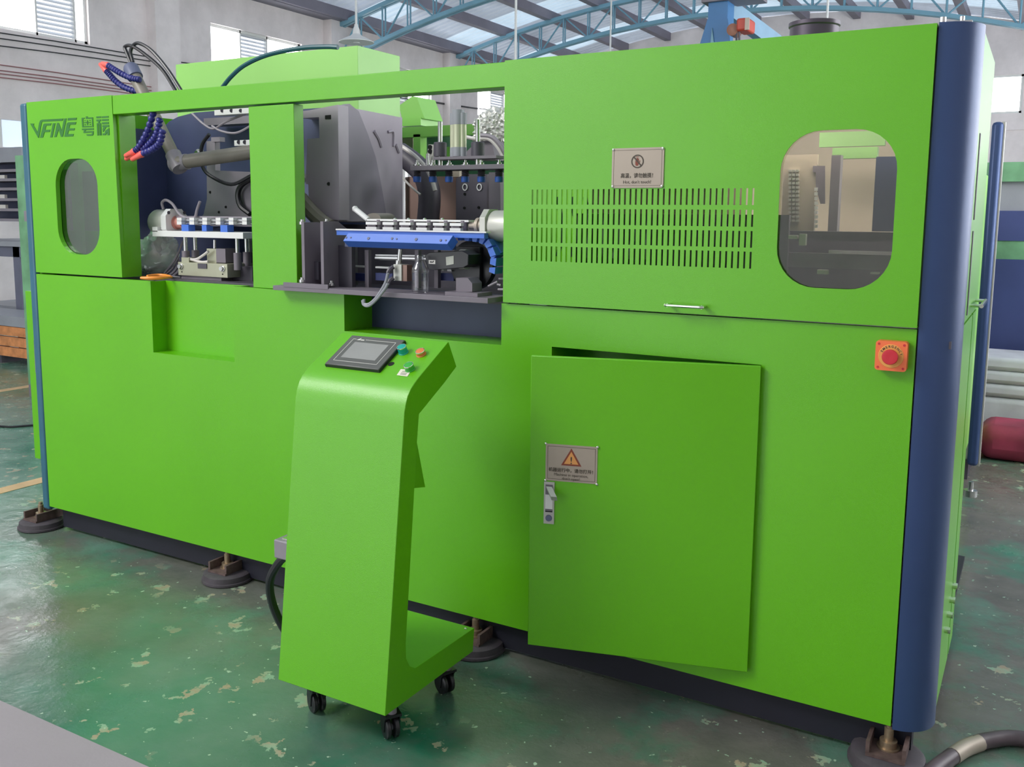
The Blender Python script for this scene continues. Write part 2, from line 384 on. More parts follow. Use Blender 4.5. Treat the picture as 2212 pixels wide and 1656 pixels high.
for i, (y0, y1) in enumerate(WINS):
    wn = bpy.data.objects.new('window_%d' % (i+1), None); COL.objects.link(wn); wn.location = (XW, (y0+y1)/2, ZW0); struct(wn)
    fr = MB()
    for a0, a1 in ((y0, y0+.05), (y1-.05, y1)): fr.box(XW-.14, XW-.06, a0, a1, ZW0, ZW1)
    fr.box(XW-.14, XW-.06, y0, y1, ZW0, ZW0+.05); fr.box(XW-.14, XW-.06, y0, y1, ZW1-.05, ZW1)
    l0, l1 = (y0+1.58, y1-.22) if i == 0 else (y0+.78, y0+1.44)
    for a0 in (l0-.03, l1): fr.box(XW-.14, XW-.06, a0, a0+.03, ZW0, ZW1)
    fr.build('window_frame', WHITEP, wn)
    MB().box(XW-.11, XW-.10, y0+.05, l0-.03, ZW0+.05, ZW1-.05).build('pane', LITW, wn)
    MB().box(XW-.11, XW-.10, l1+.03, y1-.05, ZW0+.05, ZW1-.05).build('pane', LITW, wn)
    MB().box(XW-.16, XW-.15, l0, l1, ZW0+.05, ZW1-.05).build('backing_pane', LITS, wn)
    ns = 10; st = (ZW1-ZW0-.1)/ns
    sl = MB().box(XW-.125, XW-.115+.045, l0, l1, -.006, .006, Matrix.Translation((0, 0, 0))).v
    s0 = None
    for k in range(ns):
        if s0 is None:
            q = MB(); q.add([(x, y, ZW0+.08+(0.03 if x < XW-.1 else -.012)+(z)) for x, y, z in [(v[0], v[1], v[2]) for v in sl]], [[0,1,3,2],[4,6,7,5],[0,4,5,1],[2,3,7,6],[0,2,6,4],[1,5,7,3]])
            s0 = q.build('louvre_slat', SLAT, wn, smooth=False)
        else: clone(s0, (0, 0, k*st), wn)
wn = struct(MB().box(XW-.12, XW-.1, 3.6, 6.9, 2.42, 2.82).build('window_5', LITB))
for y in (3.6, 4.7, 5.62, 6.2, 6.84): MB().box(XW-.1, XW-.05, y, y+.05, 2.42, 2.82).build('mullion', WHITEP, wn)
wb = MB(); wx0, wx1, wz0, wz1 = -1.15, -.40, 3.93, 4.8
wb.holed([(XW, YB, 0), (4, YB, 0)] + [(4-17*i/16, YB, 6.62-0.0215*(4-17*i/16+6)**2) for i in range(17)], [[(wx0, YB, wz0), (wx0, YB, wz1), (wx1, YB, wz1), (wx1, YB, wz0)]], (0, .25, 0))
wb = struct(wb.build('wall_back', WALL, smooth=False))
MB().box(XW, 6, YB-.03, YB, 3.55, 3.62).build('wall_ledge', WALL, wb)
wn = struct(MB().box(wx0, wx1, YB+.08, YB+.1, wz0, wz1).build('window_6', LITW, smooth=False))
f = MB(); f.box(wx0, wx1, YB+.02, YB+.08, wz0, wz0+.05); f.box(wx0, wx1, YB+.02, YB+.08, wz1-.05, wz1); f.box(wx0, wx0+.05, YB+.02, YB+.08, wz0, wz1); f.box(wx1-.05, wx1, YB+.02, YB+.08, wz0, wz1)
f.build('window_frame', WHITEP, wn)
wf = MB(); YFW = -8.5
wf.box(-2.5, 6, YFW-.25, YFW, 0, 6.4); wf.box(XW, -2.5, YFW-.25, YFW, 4.6, 6.6); wf.box(XW, -11.5, YFW-.25, YFW, 0, 4.6)
struct(wf.build('wall_front', WALL, smooth=False))
XRW = 3.4
wr = MB()
wr.box(XRW, XRW+.25, YFW, YB, 0, 1.0); wr.box(XRW, XRW+.25, YFW, YB, 4.6, 5.2)
rys = [YFW, 2.0, 4.4, 6.6, 9.0, 11.2, 13.6, 15.8, 18.2, YB]
for i in range(0, len(rys), 2): wr.box(XRW, XRW+.25, rys[i], rys[i+1], 1.0, 4.6)
struct(wr.build('wall_right', WALL, smooth=False))
for i in range(1, len(rys)-1, 2):
    wn = struct(MB().box(XRW+.10, XRW+.11, rys[i], rys[i+1], 1.0, 4.6).build('window_%d' % (7+i//2), LITW, smooth=False))
    f = MB()
    for a in (rys[i], (rys[i]+rys[i+1])/2-.03, rys[i+1]-.06): f.box(XRW+.04, XRW+.10, a, a+.06, 1.0, 4.6)
    f.build('window_frame', WHITEP, wn)
# cable runs along the left wall
for i, (pya, pyb, c) in enumerate(((70, 133, 0), (82, 141, 0), (98, 150, 0), (139, 196, 1), (151, 203, 1), (158, 209, 1), (166, 214, 1))):
    a, b = P(0, pya, x=XW+.05), P(400, pyb, x=XW+.05)
    d = (b-a)/(b.y-a.y)
    pts = [a+d*(y-a.y)+Vector((0, 0, -.02 if k % 2 else 0)) for k, y in enumerate((1.5, 4, 6.5, 9.0, 13, 17, 21.5))]
    MB().tube(pts, 0.009, 5, 3).build('wall_cable', [RUBBER, REDC][c], wl, ['black cable run', 'red cable run'][c])
p = P(370, 135, x=XW+.06)
b = MB().box(XW, XW+.05, p.y-.06, p.y+.06, p.z-.3, p.z+.15)
for k in range(5): b.cyl((XW+.05, p.y, p.z+.1-k*.09), (XW+.12, p.y, p.z+.1-k*.09), .03, n=10)
b.build('cable_insulator', GREYP, wl, 'row of grey cable insulators')

# roof: shallow arch, corrugated sheets on purlins and two blue trusses in view
XC = -6.0
def zroof(x): return 6.50-0.0215*(x-XC)**2
ce = bpy.data.objects.new('ceiling', None); COL.objects.link(ce); ce.location = (XC, 10, 6.5); struct(ce)
def roof_sheet(y0, y1, m):
    mb = MB(); xs = [XW-.3+i*(17.3/20) for i in range(21)]
    nrib = int(round((y1-y0)/.22)); prof = []
    for k in range(nrib):
        b0 = y0+k*(y1-y0)/nrib; wv = (y1-y0)/nrib
        prof += [(b0, 0), (b0+wv*.5, 0), (b0+wv*.62, .07), (b0+wv*.88, .07)]
    prof.append((y1, 0))
    vs = [(x, y, zroof(x)+.14+dz) for x in xs for y, dz in prof]; n = len(prof)
    mb.add(vs, [[i*n+k, i*n+k+1, (i+1)*n+k+1, (i+1)*n+k] for i in range(20) for k in range(n-1)])
    return mb.build('roof_sheet', m, ce, smooth=False)
y = -8.7
k = 3
while y < YB:
    roof_sheet(y, min(y+1.1, YB+.2), ROOFF if y < 0.5 else (ROOFL if k % 3 == 2 else ROOF)); y += 1.1; k += 1
x = XW+.35
while x < 3.35:
    MB().box(x-.085, x+.085, -8.5, YB, zroof(x)-.07, zroof(x)+.135).build('purlin', PURL, ce); x += 1.22
MB().box(XW, XW+.35, -8.5, YB, zroof(XW)+.02, zroof(XW)+.16).build('eave_gutter', PURL, ce)
def truss(y):
    t = bpy.data.objects.new('roof_truss', None); COL.objects.link(t); t.location = (XC, y, 6.1); adopt(t, ce)
    def sub(mb, nm):
        o = mb.build(nm, TRUSS); o.parent = t; o.matrix_parent_inverse = Matrix.Translation(-Vector((XC, y, 6.1))); return o
    top = lambda x: zroof(x)-.10
    bot = lambda x: 5.82-0.0250*(x-XC)**2
    n = 26; xs = [XW+.05+i*(16.3/n) for i in range(n+1)]
    for nm, f, r in (('top_chord', top, .04), ('bottom_chord', bot, .04)):
        for s in (-.05, .05):
            mb = MB()
            for i in range(n):
                A, B = Vector((xs[i], y+s, f(xs[i]))), Vector((xs[i+1], y+s, f(xs[i+1])))
                mb.add([A+Vector((0, a*.035, b*r)) for a in (-1, 1) for b in (-1, 1)] + [B+Vector((0, a*.035, b*r)) for a in (-1, 1) for b in (-1, 1)],
                       [[0,1,5,4],[2,6,7,3],[0,4,6,2],[1,3,7,5]])
            sub(mb, nm)
    for i in range(n+1):
        x = xs[i]
        for s in (-.05, .05):
            sub(MB().cyl((x, y+s, bot(x)), (x, y+s, top(x)), .018, n=6), 'web_post')
        if i < n:
            a, b = (bot(x), top(xs[i+1])) if i % 2 == 0 else (top(x), bot(xs[i+1]))
            sub(MB().cyl((x, y, a), (xs[i+1], y, b), .02, n=6), 'web_brace')
truss(13.0); truss(17.4)

# ================================================================== moulding machine: housing
mc = thing('moulding_machine', 'long green blow moulding machine with dark blue corner posts filling the picture', 'machine', (-1.85, 0.8, 0))
T = .02
# lower front panel with pocket, shelf notch and door opening
XR, XL, ZB, ZS, ZT = 0.0, -3.69, .12, 1.209, 1.968
DX0, DX1, DZ0, DZ1 = -1.055, -.395, .19, 1.082
low = MB()
outl = [(XL, 0, ZB), (XR, 0, ZB), (XR, 0, ZS), (-1.240, 0, ZS), (-1.240, 0, 1.073), (-1.895, 0, 1.073), (-1.895, 0, ZS-.004), (-2.452, 0, ZS), (-2.452, 0, .912),
        (-2.922, 0, .912), (-2.922, 0, ZS), (XL, 0, ZS)]
low.holed(outl, [[(DX0, 0, DZ0), (DX0, 0, DZ1), (DX1, 0, DZ1), (DX1, 0, DZ0)]], (0, T, 0))
lp = low.build('lower_front_panel', GREEN, mc, smooth=False)
pk = MB().box(-2.93, -2.445, .075, .085, .90, ZS-.002); pk.box(-2.93, -2.922, .02, .075, .90, ZS-.002); pk.box(-2.452, -2.445, .02, .075, .90, ZS-.002); pk.box(-2.93, -2.445, .02, .075, .904, .912)
pk.build('front_pocket', GREEN, mc, 'recessed green pocket in the front panel', smooth=False)
nb = MB().box(-1.90, -1.235, .16, .18, 1.0, 1.22); nb.build('recess_back_plate', NAVY, mc, 'dark slate plate behind the recess')
nb = MB().box(-1.906, -1.896, .02, .16, 1.05, ZS-.006); nb.box(-1.906, -1.235, .02, .16, 1.063, 1.073); nb.build('recess_lining', GREEN, mc, smooth=False)
# opening behind the door: folded rim and dark cavity
rim = MB().box(DX0-.01, DX0, .02, .09, DZ0, DZ1); rim.box(DX1, DX1+.01, .02, .09, DZ0, DZ1); rim.box(DX0, DX1, .02, .09, DZ1, DZ1+.01); rim.box(DX0, DX1, .02, .09, DZ0-.01, DZ0)
rim.build('door_rim', GREEN, mc, smooth=False)
cv = MB().box(DX0-.02, DX1+.02, .22, .23, .12, 1.15); cv.box(DX0-.02, DX1+.02, .09, .22, 1.10, 1.15); cv.box(DX0-.03, DX0-.02, .09, .22, .12, 1.15); cv.box(DX1+.02, DX1+.03, .09, .22, .12, 1.15)
cv.build('cavity_lining', GREEN, mc, 'shaded green lining behind the door', smooth=False)
# upper left panel with window
W1 = (-3.514, -3.230, 1.305, 1.716)
ul = MB().holed([(XL, 0, ZS+.008), (-3.072, 0, ZS+.008), (-3.114, 0, ZT), (XL, 0, ZT)], [rrect(*W1, .115, 0)[::-1]], (0, T, 0))
ul = MB().holed([(XL, 0, ZS+.008), (-3.098, 0, ZS+.008), (-3.113, 0, ZT), (XL, 0, ZT)], [rrect(*W1, .115, 0)[::-1]], (0, T, 0))
ul = ul.build('upper_left_panel', GREEN, mc, smooth=False)
MB().poly(rrect(W1[0]-.01, W1[1]+.01, W1[2]-.01, W1[3]+.01, .12, .022), (0, .004, 0)).build('window_pane', GLASSG, mc, 'smoked green window in the left panel')
MB().pbox(157, 352, 174, 600, .12, .14).build('inner_guard_post', GREEN, mc, smooth=False)
MB().pbox(118, 498, 232, 600, .145, .16).build('inner_guard_rail', GREEN, mc, smooth=False)
MB().pbox(122, 376, 232, 500, .17, .18).build('inner_dark_plate', GREYP, mc, smooth=False)
for a_, b_, c_, d_ in ((132, 366, 150, 402), (178, 370, 200, 392), (181, 408, 214, 411), (131, 430, 148, 470)): MB().pbox(a_, b_, c_, d_, .155, .165).build('inner_fitting', GREYP, mc)
sd = MB().box(-3.112, -3.100, .02, .10, ZS+.008, ZT-.03); sd.build('panel_side_return', GREEN, mc, smooth=False)
MB().box(-3.675, -3.66, .42, 1.3, 1.215, 1.90).build('inner_wall_plate', NAVY, mc, smooth=False)
MB().box(XL-.002, XL+.012, .02, 1.55, ZB, ZT).build('left_side_panel', GREEN, mc, smooth=False)
# beam and post
bm_ = MB().box(-3.109, -1.231, 0, .07, 1.890, ZT-.002); bm_.build('top_beam', GREEN, mc, bevel=.002)
ps = MB().box(-2.344, -2.120, .004, .055, ZS, 1.884); ps.build('centre_post', GREEN, mc, bevel=.002)
MB().box(-2.33, -2.22, .055, .12, ZS, 1.88).build('post_frame', DARK2, mc)
# upper right hood: slotted front with window
UX0, UX1, YF = -1.228, .001, -.012
S0, S1 = -1.127, -.432
hood = MB()
NC = 41; pit = (S1-S0-.0056)/(NC-1)
xc = [UX0]
for i in range(NC): xc += [S0+i*pit, S0+i*pit+.0056]
xc.append(-.40)
zr = [ZS+.006, 1.350, 1.397, 1.408, 1.454, 1.4655, 1.512, 1.525, 1.571, ZT]
for i in range(len(xc)-1):
    if i % 2 == 0: hood.box(xc[i], xc[i+1], YF, YF+.012, zr[0], zr[-1])
    else:
        for k in range(0, len(zr)-1, 2): hood.box(xc[i], xc[i+1], YF, YF+.012, zr[k], zr[k+1])
W2 = (-.364, -.070, 1.305, 1.720)
hood = MB()
def cell(x0, x1, z0, z1): hood.add([(x0, YF, z0), (x1, YF, z0), (x1, YF, z1), (x0, YF, z1)], [[0, 1, 2, 3]])
for i in range(len(xc)-1):
    if i % 2 == 0: cell(xc[i], xc[i+1], zr[0], zr[-1])
    else:
        for k in range(0, len(zr)-1, 2): cell(xc[i], xc[i+1], zr[k], zr[k+1])
        for k in range(1, len(zr)-1, 2):                   # lips of each slot
            x0, x1, z0, z1 = xc[i], xc[i+1], zr[k], zr[k+1]
            for (ax, az), (bx, bz) in (((x0, z0), (x1, z0)), ((x1, z0), (x1, z1)), ((x1, z1), (x0, z1)), ((x0, z1), (x0, z0))):
                hood.add([(ax, YF, az), (bx, YF, bz), (bx, YF+.003, bz), (ax, YF+.003, az)], [[0, 1, 2, 3]])
hood.holed([(-.40, YF, zr[0]), (UX1, YF, zr[0]), (UX1, YF, ZT), (-.40, YF, ZT)], [rrect(*W2, .105, YF)[::-1]], (0, .004, 0))
hood.box(UX0, UX1, YF+.0005, .03, zr[0]-.001, zr[0]+.0015); hood.box(UX0, UX0+.002, YF+.0005, .7, zr[0], ZT); hood.box(UX0, UX1, YF+.0005, .14, ZT-.003, ZT); hood.box(-.62, -.22, .14, .56, ZT-.003, ZT); hood.box(UX0, UX1, .56, .70, ZT-.003, ZT)
ho = hood.build('upper_hood', GREEN, mc, smooth=False)
MB().poly(rrect(W2[0]-.012, W2[1]+.012, W2[2]-.012, W2[3]+.012, .11, .0), (0, .004, 0)).build('window_pane', GLASS, mc, 'clear rounded window in the right hood')
# right corner post (quarter round), side panels, left corner strip
R_ = .098
def corner(cx, cy, r, z0, z1, a0, a1, name, m, label):
    mb = MB(); n = 14
    pts = [(cx+r*math.cos(a0+(a1-a0)*k/n), cy+r*math.sin(a0+(a1-a0)*k/n)) for k in range(n+1)]
    mb.add([(x, y, z) for z in (z0, z1) for x, y in pts] + [(cx, cy, z0), (cx, cy, z1)],
           [[k, k+1, k+1+n+1, k+n+1] for k in range(n)] + [[k, k+1, 2*(n+1)] for k in range(n)] + [[k+n+1, k+n+2, 2*(n+1)+1] for k in range(n)])
    return mb.build(name, m, mc, label)
MB().box(-.006, .014, .022, .10, ZB, ZT-.005).build('corner_gap_blocker', DARK2, mc, smooth=False)  # dark strip added behind the seam so no light shows through
corner(.004, R_, R_, .112, 1.972, -PI/2, 0, 'corner_post', BLUE, 'dark blue rounded corner post')
rs = MB().box(.088, .097, R_+.002, .70, ZS+.006, ZT); rs.build('upper_side_panel', GREEN, mc, smooth=False, label='green side panel above the seam')
rs = MB().box(.088, .097, R_+.002, .52, ZB, ZS); rs.box(.088, .097, .545, .70, ZB, ZS); rs.build('lower_side_panel', GREEN, mc, smooth=False)
MB().box(.08, .087, .3, .70, ZB, ZS).build('side_door_reveal', GREEN, mc)
h = MB()
for yy in (.40, .60): h.cyl((.097, yy, 1.245), (.125, yy, 1.245), .005, n=8)
h.cyl((.125, .39, 1.245), (.125, .61, 1.245), .006, n=8); h.build('side_handle', CHROME, mc, 'chrome pull handle')
g = MB()
for zz in (1.36, 1.62): g.box(.097, .099, .24, .27, zz-.13, zz+.1)
g.build('side_window_slot', DARK2, mc)
ls = MB().box(-3.742, -3.694, -.002, .10, .10, ZT-.002); ls.build('corner_post', TEAL, mc, 'narrow blue green corner strip', bevel=.012, seg=3)
# base frame, interior closure, rear frame
MB().box(-3.66, .05, .045, .10, .015, ZB+.01).build('base_beam', BASE, mc, 'dark base beam under the panels')
MB().box(-3.66, .05, 1.45, 1.5, .02, ZB+.01).build('base_beam', BASE, mc)
MB().box(-3.68, .08, .52, 1.5, .11, .13).build('base_plate', BASE, mc)
MB().box(-3.67, -1.235, .09, 1.5, 1.195, 1.214).build('machine_deck', DARK2, mc, 'dark oily deck plate')
MB().box(-1.23, .08, .03, 1.0, 1.16, 1.18).build('hood_floor', DARK2, mc)
MB().box(-1.236, -1.231, .1, .7, 1.2, 1.96).build('hood_side', GREEN, mc, smooth=False)
for k in range(4):
    MB().cyl((.097, .30+.07*k, .30+.02*k), (.112, .30+.07*k, .30+.02*k), .010, n=10).build('side_stud', CHROME, mc)
# exhaust stub and small bracket on top
d = MB().rev((-.388, .42, 1.965), (0, 0, 1), [(.072, 0), (.072, .10), (.076, .104), (.076, .115), (.066, .115), (.066, .02)], 28)
d.build('exhaust_stub', MUD, mc, 'short dark round exhaust duct')
b = MB().box(-.02, .07, .1, .14, 1.972, 1.990); b.cyl((.0, .12, 1.990), (.0, .12, 2.006), .008, n=8); b.cyl((.045, .12, 1.990), (.045, .12, 2.004), .006, n=8)
b.build('top_hinge_bracket', STEEL, mc)
# pull handle under the hood window row
h = MB()
for xx in (-.662, -.560): h.cyl((xx, YF, 1.238), (xx, YF-.03, 1.238), .0055, n=10)
h.tube([(-.668, YF-.03, 1.238), (-.655, YF-.033, 1.238), (-.567, YF-.033, 1.238), (-.554, YF-.03, 1.238)], .0048, 8)
h.build('pull_handle', CHROME, mc, 'chrome bow handle')

# company lettering cut in the left panel
def lg(X, Y): q = P(55+X/11.06, 235+Y/11.06, y=-.0015); return (q.x, q.y, q.z)
strokes = [
 [(110,350),(205,352),(190,390),(275,535),(318,690),(300,690)], [(300,690),(318,690),(385,335),(400,305),(880,283),(900,232),(395,257),(350,275),(325,335),(285,560)],
 [(345,688),(415,685),(455,555),(575,550),(588,498),(470,502),(490,410),(505,398),(600,395),(615,345),(455,350),(425,375)],
 [(588,682),(640,678),(710,342),(650,345)], [(685,674),(735,670),(790,495),(845,668),(890,665),(978,228),(920,232),(862,520),(795,336),(750,338)],
 [(925,664),(1135,655),(1150,598),(1010,603),(1030,515),(1165,510),(1178,462),(1040,468),(1060,380),(1195,370),(1210,315),(1020,322),(985,350)],
 [(1000,275),(1210,262),(1225,212),(1012,222)],
 # first character
 [(1338,215),(1410,212),(1410,238),(1375,240),(1385,440),(1352,442)], [(1440,182),(1480,180),(1490,205),(1610,202),(1622,435),(1590,436),(1580,232),(1440,238)],
 [(1385,412),(1570,408),(1570,432),(1385,440)], [(1395,318),(1555,312),(1555,334),(1396,340)], [(1462,270),(1488,270),(1492,388),(1466,390)],
 [(1400,275),(1425,272),(1430,290),(1405,292)], [(1520,268),(1548,266),(1548,286),(1522,288)], [(1400,370),(1435,368),(1435,388),(1402,390)], [(1525,362),(1555,360),(1558,382),(1528,384)],
 [(1345,472),(1625,462),(1628,498),(1440,505),(1420,536),(1625,530),(1625,600),(1600,640),(1470,642),(1448,610),(1580,606),(1590,562),(1380,574),(1395,508),(1350,508)],
 # second character
 [(1690,182),(1795,178),(1795,218),(1692,222)], [(1815,180),(1980,170),(1980,208),(1816,214)], [(1692,255),(1800,250),(1800,292),(1770,294),(1772,335),(1805,340),(1815,632),(1790,634),(1780,370),(1735,372),(1740,636),(1715,638),(1700,345),(1735,336),(1735,296),(1695,298)],
 [(1752,375),(1772,375),(1782,632),(1758,634)], [(1825,248),(1980,240),(1980,280),(1826,286)], [(1826,325),(1985,312),(1988,360),(1830,366)],
 [(1835,392),(1995,384),(1998,430),(1925,436),(1880,520),(1850,555),(1838,480),(1870,440),(1836,440)], [(1905,520),(1998,455),(2004,628),(1955,630),(1950,560),(1915,625),(1840,630),(1842,580),(1890,590)],
]
lm = MB()
for s in strokes: lm.poly([lg(*p) for p in s], (0, .001, 0))
lm.build('company_lettering', LOGOG, ul, 'dark green company lettering', smooth=False)

# hot-surface sign
sgx0, sgx1, sgz0, sgz1 = -.857, -.695, 1.574, 1.689
sy = YF-.003
sg = MB().poly(rrect(sgx0, sgx1, sgz0, sgz1, .006, sy), (0, .003, 0)).build('warning_sign', PLATE, mc, 'grey hot surface warning plate')
def sub(mb, name, m, par, label=None, smooth=False):
    o = mb.build(name, m, None, label, smooth=smooth); o.parent = par
    top = par.parent
    o.matrix_parent_inverse = par.matrix_parent_inverse.inverted() @ Matrix.Identity(4) if False else Matrix.Identity(4)
    return o
scx = (sgx0+sgx1)/2; scz = 1.650
ring = MB(); n = 40
ring.holed([(scx+.0195*math.cos(2*PI*i/n), sy-.0008, scz+.0195*math.sin(2*PI*i/n)) for i in range(n)],
           [[(scx+.0160*math.cos(2*PI*i/n), sy-.0008, scz+.0160*math.sin(2*PI*i/n)) for i in range(n)][::-1]], (0, .0006, 0))
ring.poly([(scx+a*.7071-b*.7071*0+dx, sy-.0008, scz+c) for a, b, c, dx in ((-.0175*1, 0, .0105, 0), (-.0140, 0, .0135, 0), (.0175, 0, -.0105, 0), (.0140, 0, -.0135, 0))], (0, .0006, 0))
sub(ring, 'prohibition_ring', PRINTK, sg)
hand = MB(); hz = scz
def hb(x0, x1, z0, z1): hand.poly([(scx+x0, sy-.0006, hz+z0), (scx+x1, sy-.0006, hz+z0), (scx+x1, sy-.0006, hz+z1), (scx+x0, sy-.0006, hz+z1)], (0, .0004, 0))
hand.poly([(scx+a, sy-.0006, hz+b) for a, b in ((-.0045, -.0125), (.0015, -.0125), (.0045, -.0065), (.0040, -.001), (-.0068, -.001), (-.0066, -.0085))], (0, .0004, 0))
for i, (a, tz) in enumerate(((-.0066, .0030), (-.0038, .0095), (-.0010, .0100), (.0018, .0080))): hb(a, a+.0022, -.001, tz)
hand.poly([(scx+a, sy-.0006, hz+b) for a, b in ((.0048, -.0035), (.0068, .0030), (.0085, .0026), (.0066, -.0050))], (0, .0004, 0))
hb(-.0052, .0040, .0122, .0138)
sub(hand, 'hand_symbol', PRINTR, sg)
bd = MB()
bw = .0008
for i in (0,):
    o = rrect(sgx0+.006, sgx1-.006, sgz0+.006, sgz1-.006, .005, sy-.0004); q = rrect(sgx0+.006+bw, sgx1-.006-bw, sgz0+.006+bw, sgz1-.006-bw, .0045, sy-.0004)
    bd.holed(o, [q[::-1]], (0, .0003, 0))
sub(bd, 'sign_border', PRINTK, sg)
X_, Z_ = Vector((1, 0, 0)), Vector((0, 0, 1))
def txt(body, size, frame, par, m=PRINTK, bold=0.0, sx=1.0):
    o = text_mesh(body, size, frame, 'sign_text', m, None, bold, 'CENTER', sx); o.parent = par; o.matrix_parent_inverse = Matrix.Identity(4); return o
txt('高温，请勿触摸！', .0150, ((scx+.003, sy-.0006, 1.6085), X_, Z_), sg, bold=.0003, sx=.92)
txt("Hot, don't touch!", .0125, ((scx, sy-.0006, 1.5905), X_, Z_), sg, bold=.0001)
for xx, zz in ((sgx0+.004, sgz0+.004), (sgx1-.004, sgz0+.004), (sgx0+.004, sgz1-.004), (sgx1-.004, sgz1-.004)):
    sub(MB().rev((xx, sy, zz), (0, -1, 0), [(.0042, 0), (.0036, .0018), (.001, .003)], 12), 'rivet', CHROME, sg, smooth=True)

# emergency stop
ex, ez, eh = -.0545, 1.139, .0385
es = MB().poly(rrect(ex-eh, ex+eh, ez-eh, ez+eh, .008, -.030), (0, .030, 0)).build('emergency_stop', ORANGE, mc, 'orange emergency stop box with red button', bevel=.002)
n = 36
sub(MB().rev((ex, -.030, ez), (0, -1, 0), [(.031, 0), (.030, .0015), (.001, .0016)], 36), 'yellow_ring', YELLOWP, es, 'yellow orange disc', True)
sub(MB().rev((ex, -.031, ez), (0, -1, 0), [(.012, 0), (.012, .012), (.0195, .013), (.0200, .018), (.0185, .022), (.015, .0225), (.001, .021)], 28), 'mushroom_button', REDB, es, 'red mushroom head', True)
for sx_ in (-1, 1):
    for sz_ in (-1, 1):
        sub(MB().cyl((ex+sx_*.0305, -.0298, ez+sz_*.0305), (ex+sx_*.0305, -.0308, ez+sz_*.0305), .0032, n=10), 'screw', REDB, es)
for k, ch in enumerate('EMERGENCY'):
    a = math.radians(152-k*17.0); q = Vector((math.cos(a), 0, math.sin(a)))
    rt = Vector((math.sin(a), 0, -math.cos(a)))
    txt(ch, .0085, (Vector((ex, -.0320, ez))+q*.0252, rt, q), es, bold=.0002)

# cabinet door standing ajar, hinged on its right edge
hx, hy = -.391, -.001
fx, fy = -1.029, -.176
du = Vector((fx-hx, fy-hy, 0)); DW = du.length; du.normalize()
dn = Vector((-du.y, du.x, 0))
if dn.y > 0: dn = -dn
def D(u, n_, z): return Vector((hx, hy, 0)) + du*u + dn*n_ + Vector((0, 0, z))
DM = Matrix(((du.x, dn.x, 0, hx), (du.y, dn.y, 0, hy), (0, 0, 1, 0), (0, 0, 0, 1)))
dz0, dz1 = .180, 1.081
dr = MB().box(0.004, DW, 0, .018, dz0, dz1, DM)
door = dr.build('cabinet_door', GREEN, mc, 'green cabinet door standing ajar', bevel=.002)
def Dp(px, py, n_=.018): q = PP(px, py, D(0, n_, 0), dn); return q
dn_pt = D(0, .0195, 0)
c0, c1, c2, c3 = [Dp(*p, .0195) for p in ((1180, 957), (1291, 966), (1287, 1046), (1178, 1036))]
rt = -du
sx0 = min((c-dn_pt).dot(rt) for c in (c0, c3)); sx1 = max((c-dn_pt).dot(rt) for c in (c1, c2)); sz1 = (c0.z+c1.z)/2; sz0 = (c2.z+c3.z)/2
def dsign(x, z, off=0.0): return dn_pt + rt*x + dn*off + Vector((0, 0, z))
ds = MB().poly([dsign(x, z) for x, z in ((sx0, sz0), (sx1, sz0), (sx1, sz1), (sx0, sz1))], -dn*.002)
dsg = sub(ds, 'warning_sign', PLATE, door, 'grey machine running warning plate')
# (its print is part of the same sign group, hung on the door)
mxs = (sx0+sx1)/2; hgt = sz1-sz0
def tri(r, off, m, nm):
    c = (mxs, sz1-hgt*.40)
    mb = MB().poly([dsign(c[0]+r*math.cos(a), c[1]+r*math.sin(a), off) for a in (PI/2, PI/2+2*PI/3, PI/2+4*PI/3)], -dn*.0005); return sub(mb, nm, m, door)
tri(hgt*.315, .0006, PRINTR, 'warning_triangle'); tri(hgt*.225, .0010, PRINTO, 'warning_triangle_fill')
def dtxt(body, size, x, z, bold=0.0, m=PRINTK, sx=1.0): return txt(body, size, (dsign(x, z, .0014), rt, Z_), door, m, bold, sx)
dtxt('!', hgt*.27, mxs, sz1-hgt*.42, .0005)
dtxt('机器运行中，请勿打开！', hgt*.118, mxs+.003, sz0+hgt*.305, .0002, sx=.98)
dtxt('Machine in operation,', hgt*.105, mxs, sz0+hgt*.185); dtxt("don't open!", hgt*.105, mxs, sz0+hgt*.085)
brd = MB()
b_ = .006
for (xa, xb, za, zb) in ((sx0+b_, sx1-b_, sz0+b_, sz0+b_+.0008), (sx0+b_, sx1-b_, sz1-b_-.0008, sz1-b_), (sx0+b_, sx0+b_+.0008, sz0+b_, sz1-b_), (sx1-b_-.0008, sx1-b_, sz0+b_, sz1-b_)):
    brd.poly([dsign(x, z, .0006) for x, z in ((xa, za), (xb, za), (xb, zb), (xa, zb))], -dn*.0004)
sub(brd, 'sign_border', PRINTK, door)
for x, z in ((sx0, sz0), (sx1, sz0), (sx0, sz1), (sx1, sz1)):
    sub(MB().rev(dsign(x, z), dn, [(.0042, 0), (.0036, .0018), (.001, .003)], 12), 'rivet', CHROME, door, smooth=True)
# swing latch
q0, q1 = Dp(1176, 1039, .0185), Dp(1197, 1131, .0185)
lx0, lx1 = (q0-dn_pt).dot(rt), (q1-dn_pt).dot(rt); lz1, lz0 = q0.z, q1.z
def dbox(x0, x1, n0, n1, z0, z1):
    vs = [dsign(x, z, n_-.0015) for x in (x0, x1) for n_ in (n0, n1) for z in (z0, z1)]
    return MB().add(vs, [[0,1,3,2],[4,6,7,5],[0,4,5,1],[2,3,7,6],[0,2,6,4],[1,5,7,3]])
sub(dbox(lx0, lx1, 0, .005, lz0, lz1), 'latch_plate', ALU, door, 'grey latch plate')
lw = lx1-lx0; lh = lz1-lz0
sub(dbox(lx0+lw*.15, lx1-lw*.15, .005, .0056, lz0+lh*.30, lz1-lh*.06), 'latch_recess', DARK, door)
sub(dbox(lx0+lw*.15, lx1-lw*.15, .0056, .0065, lz0+lh*.36, lz1-lh*.3), 'latch_tongue', ALUW, door)
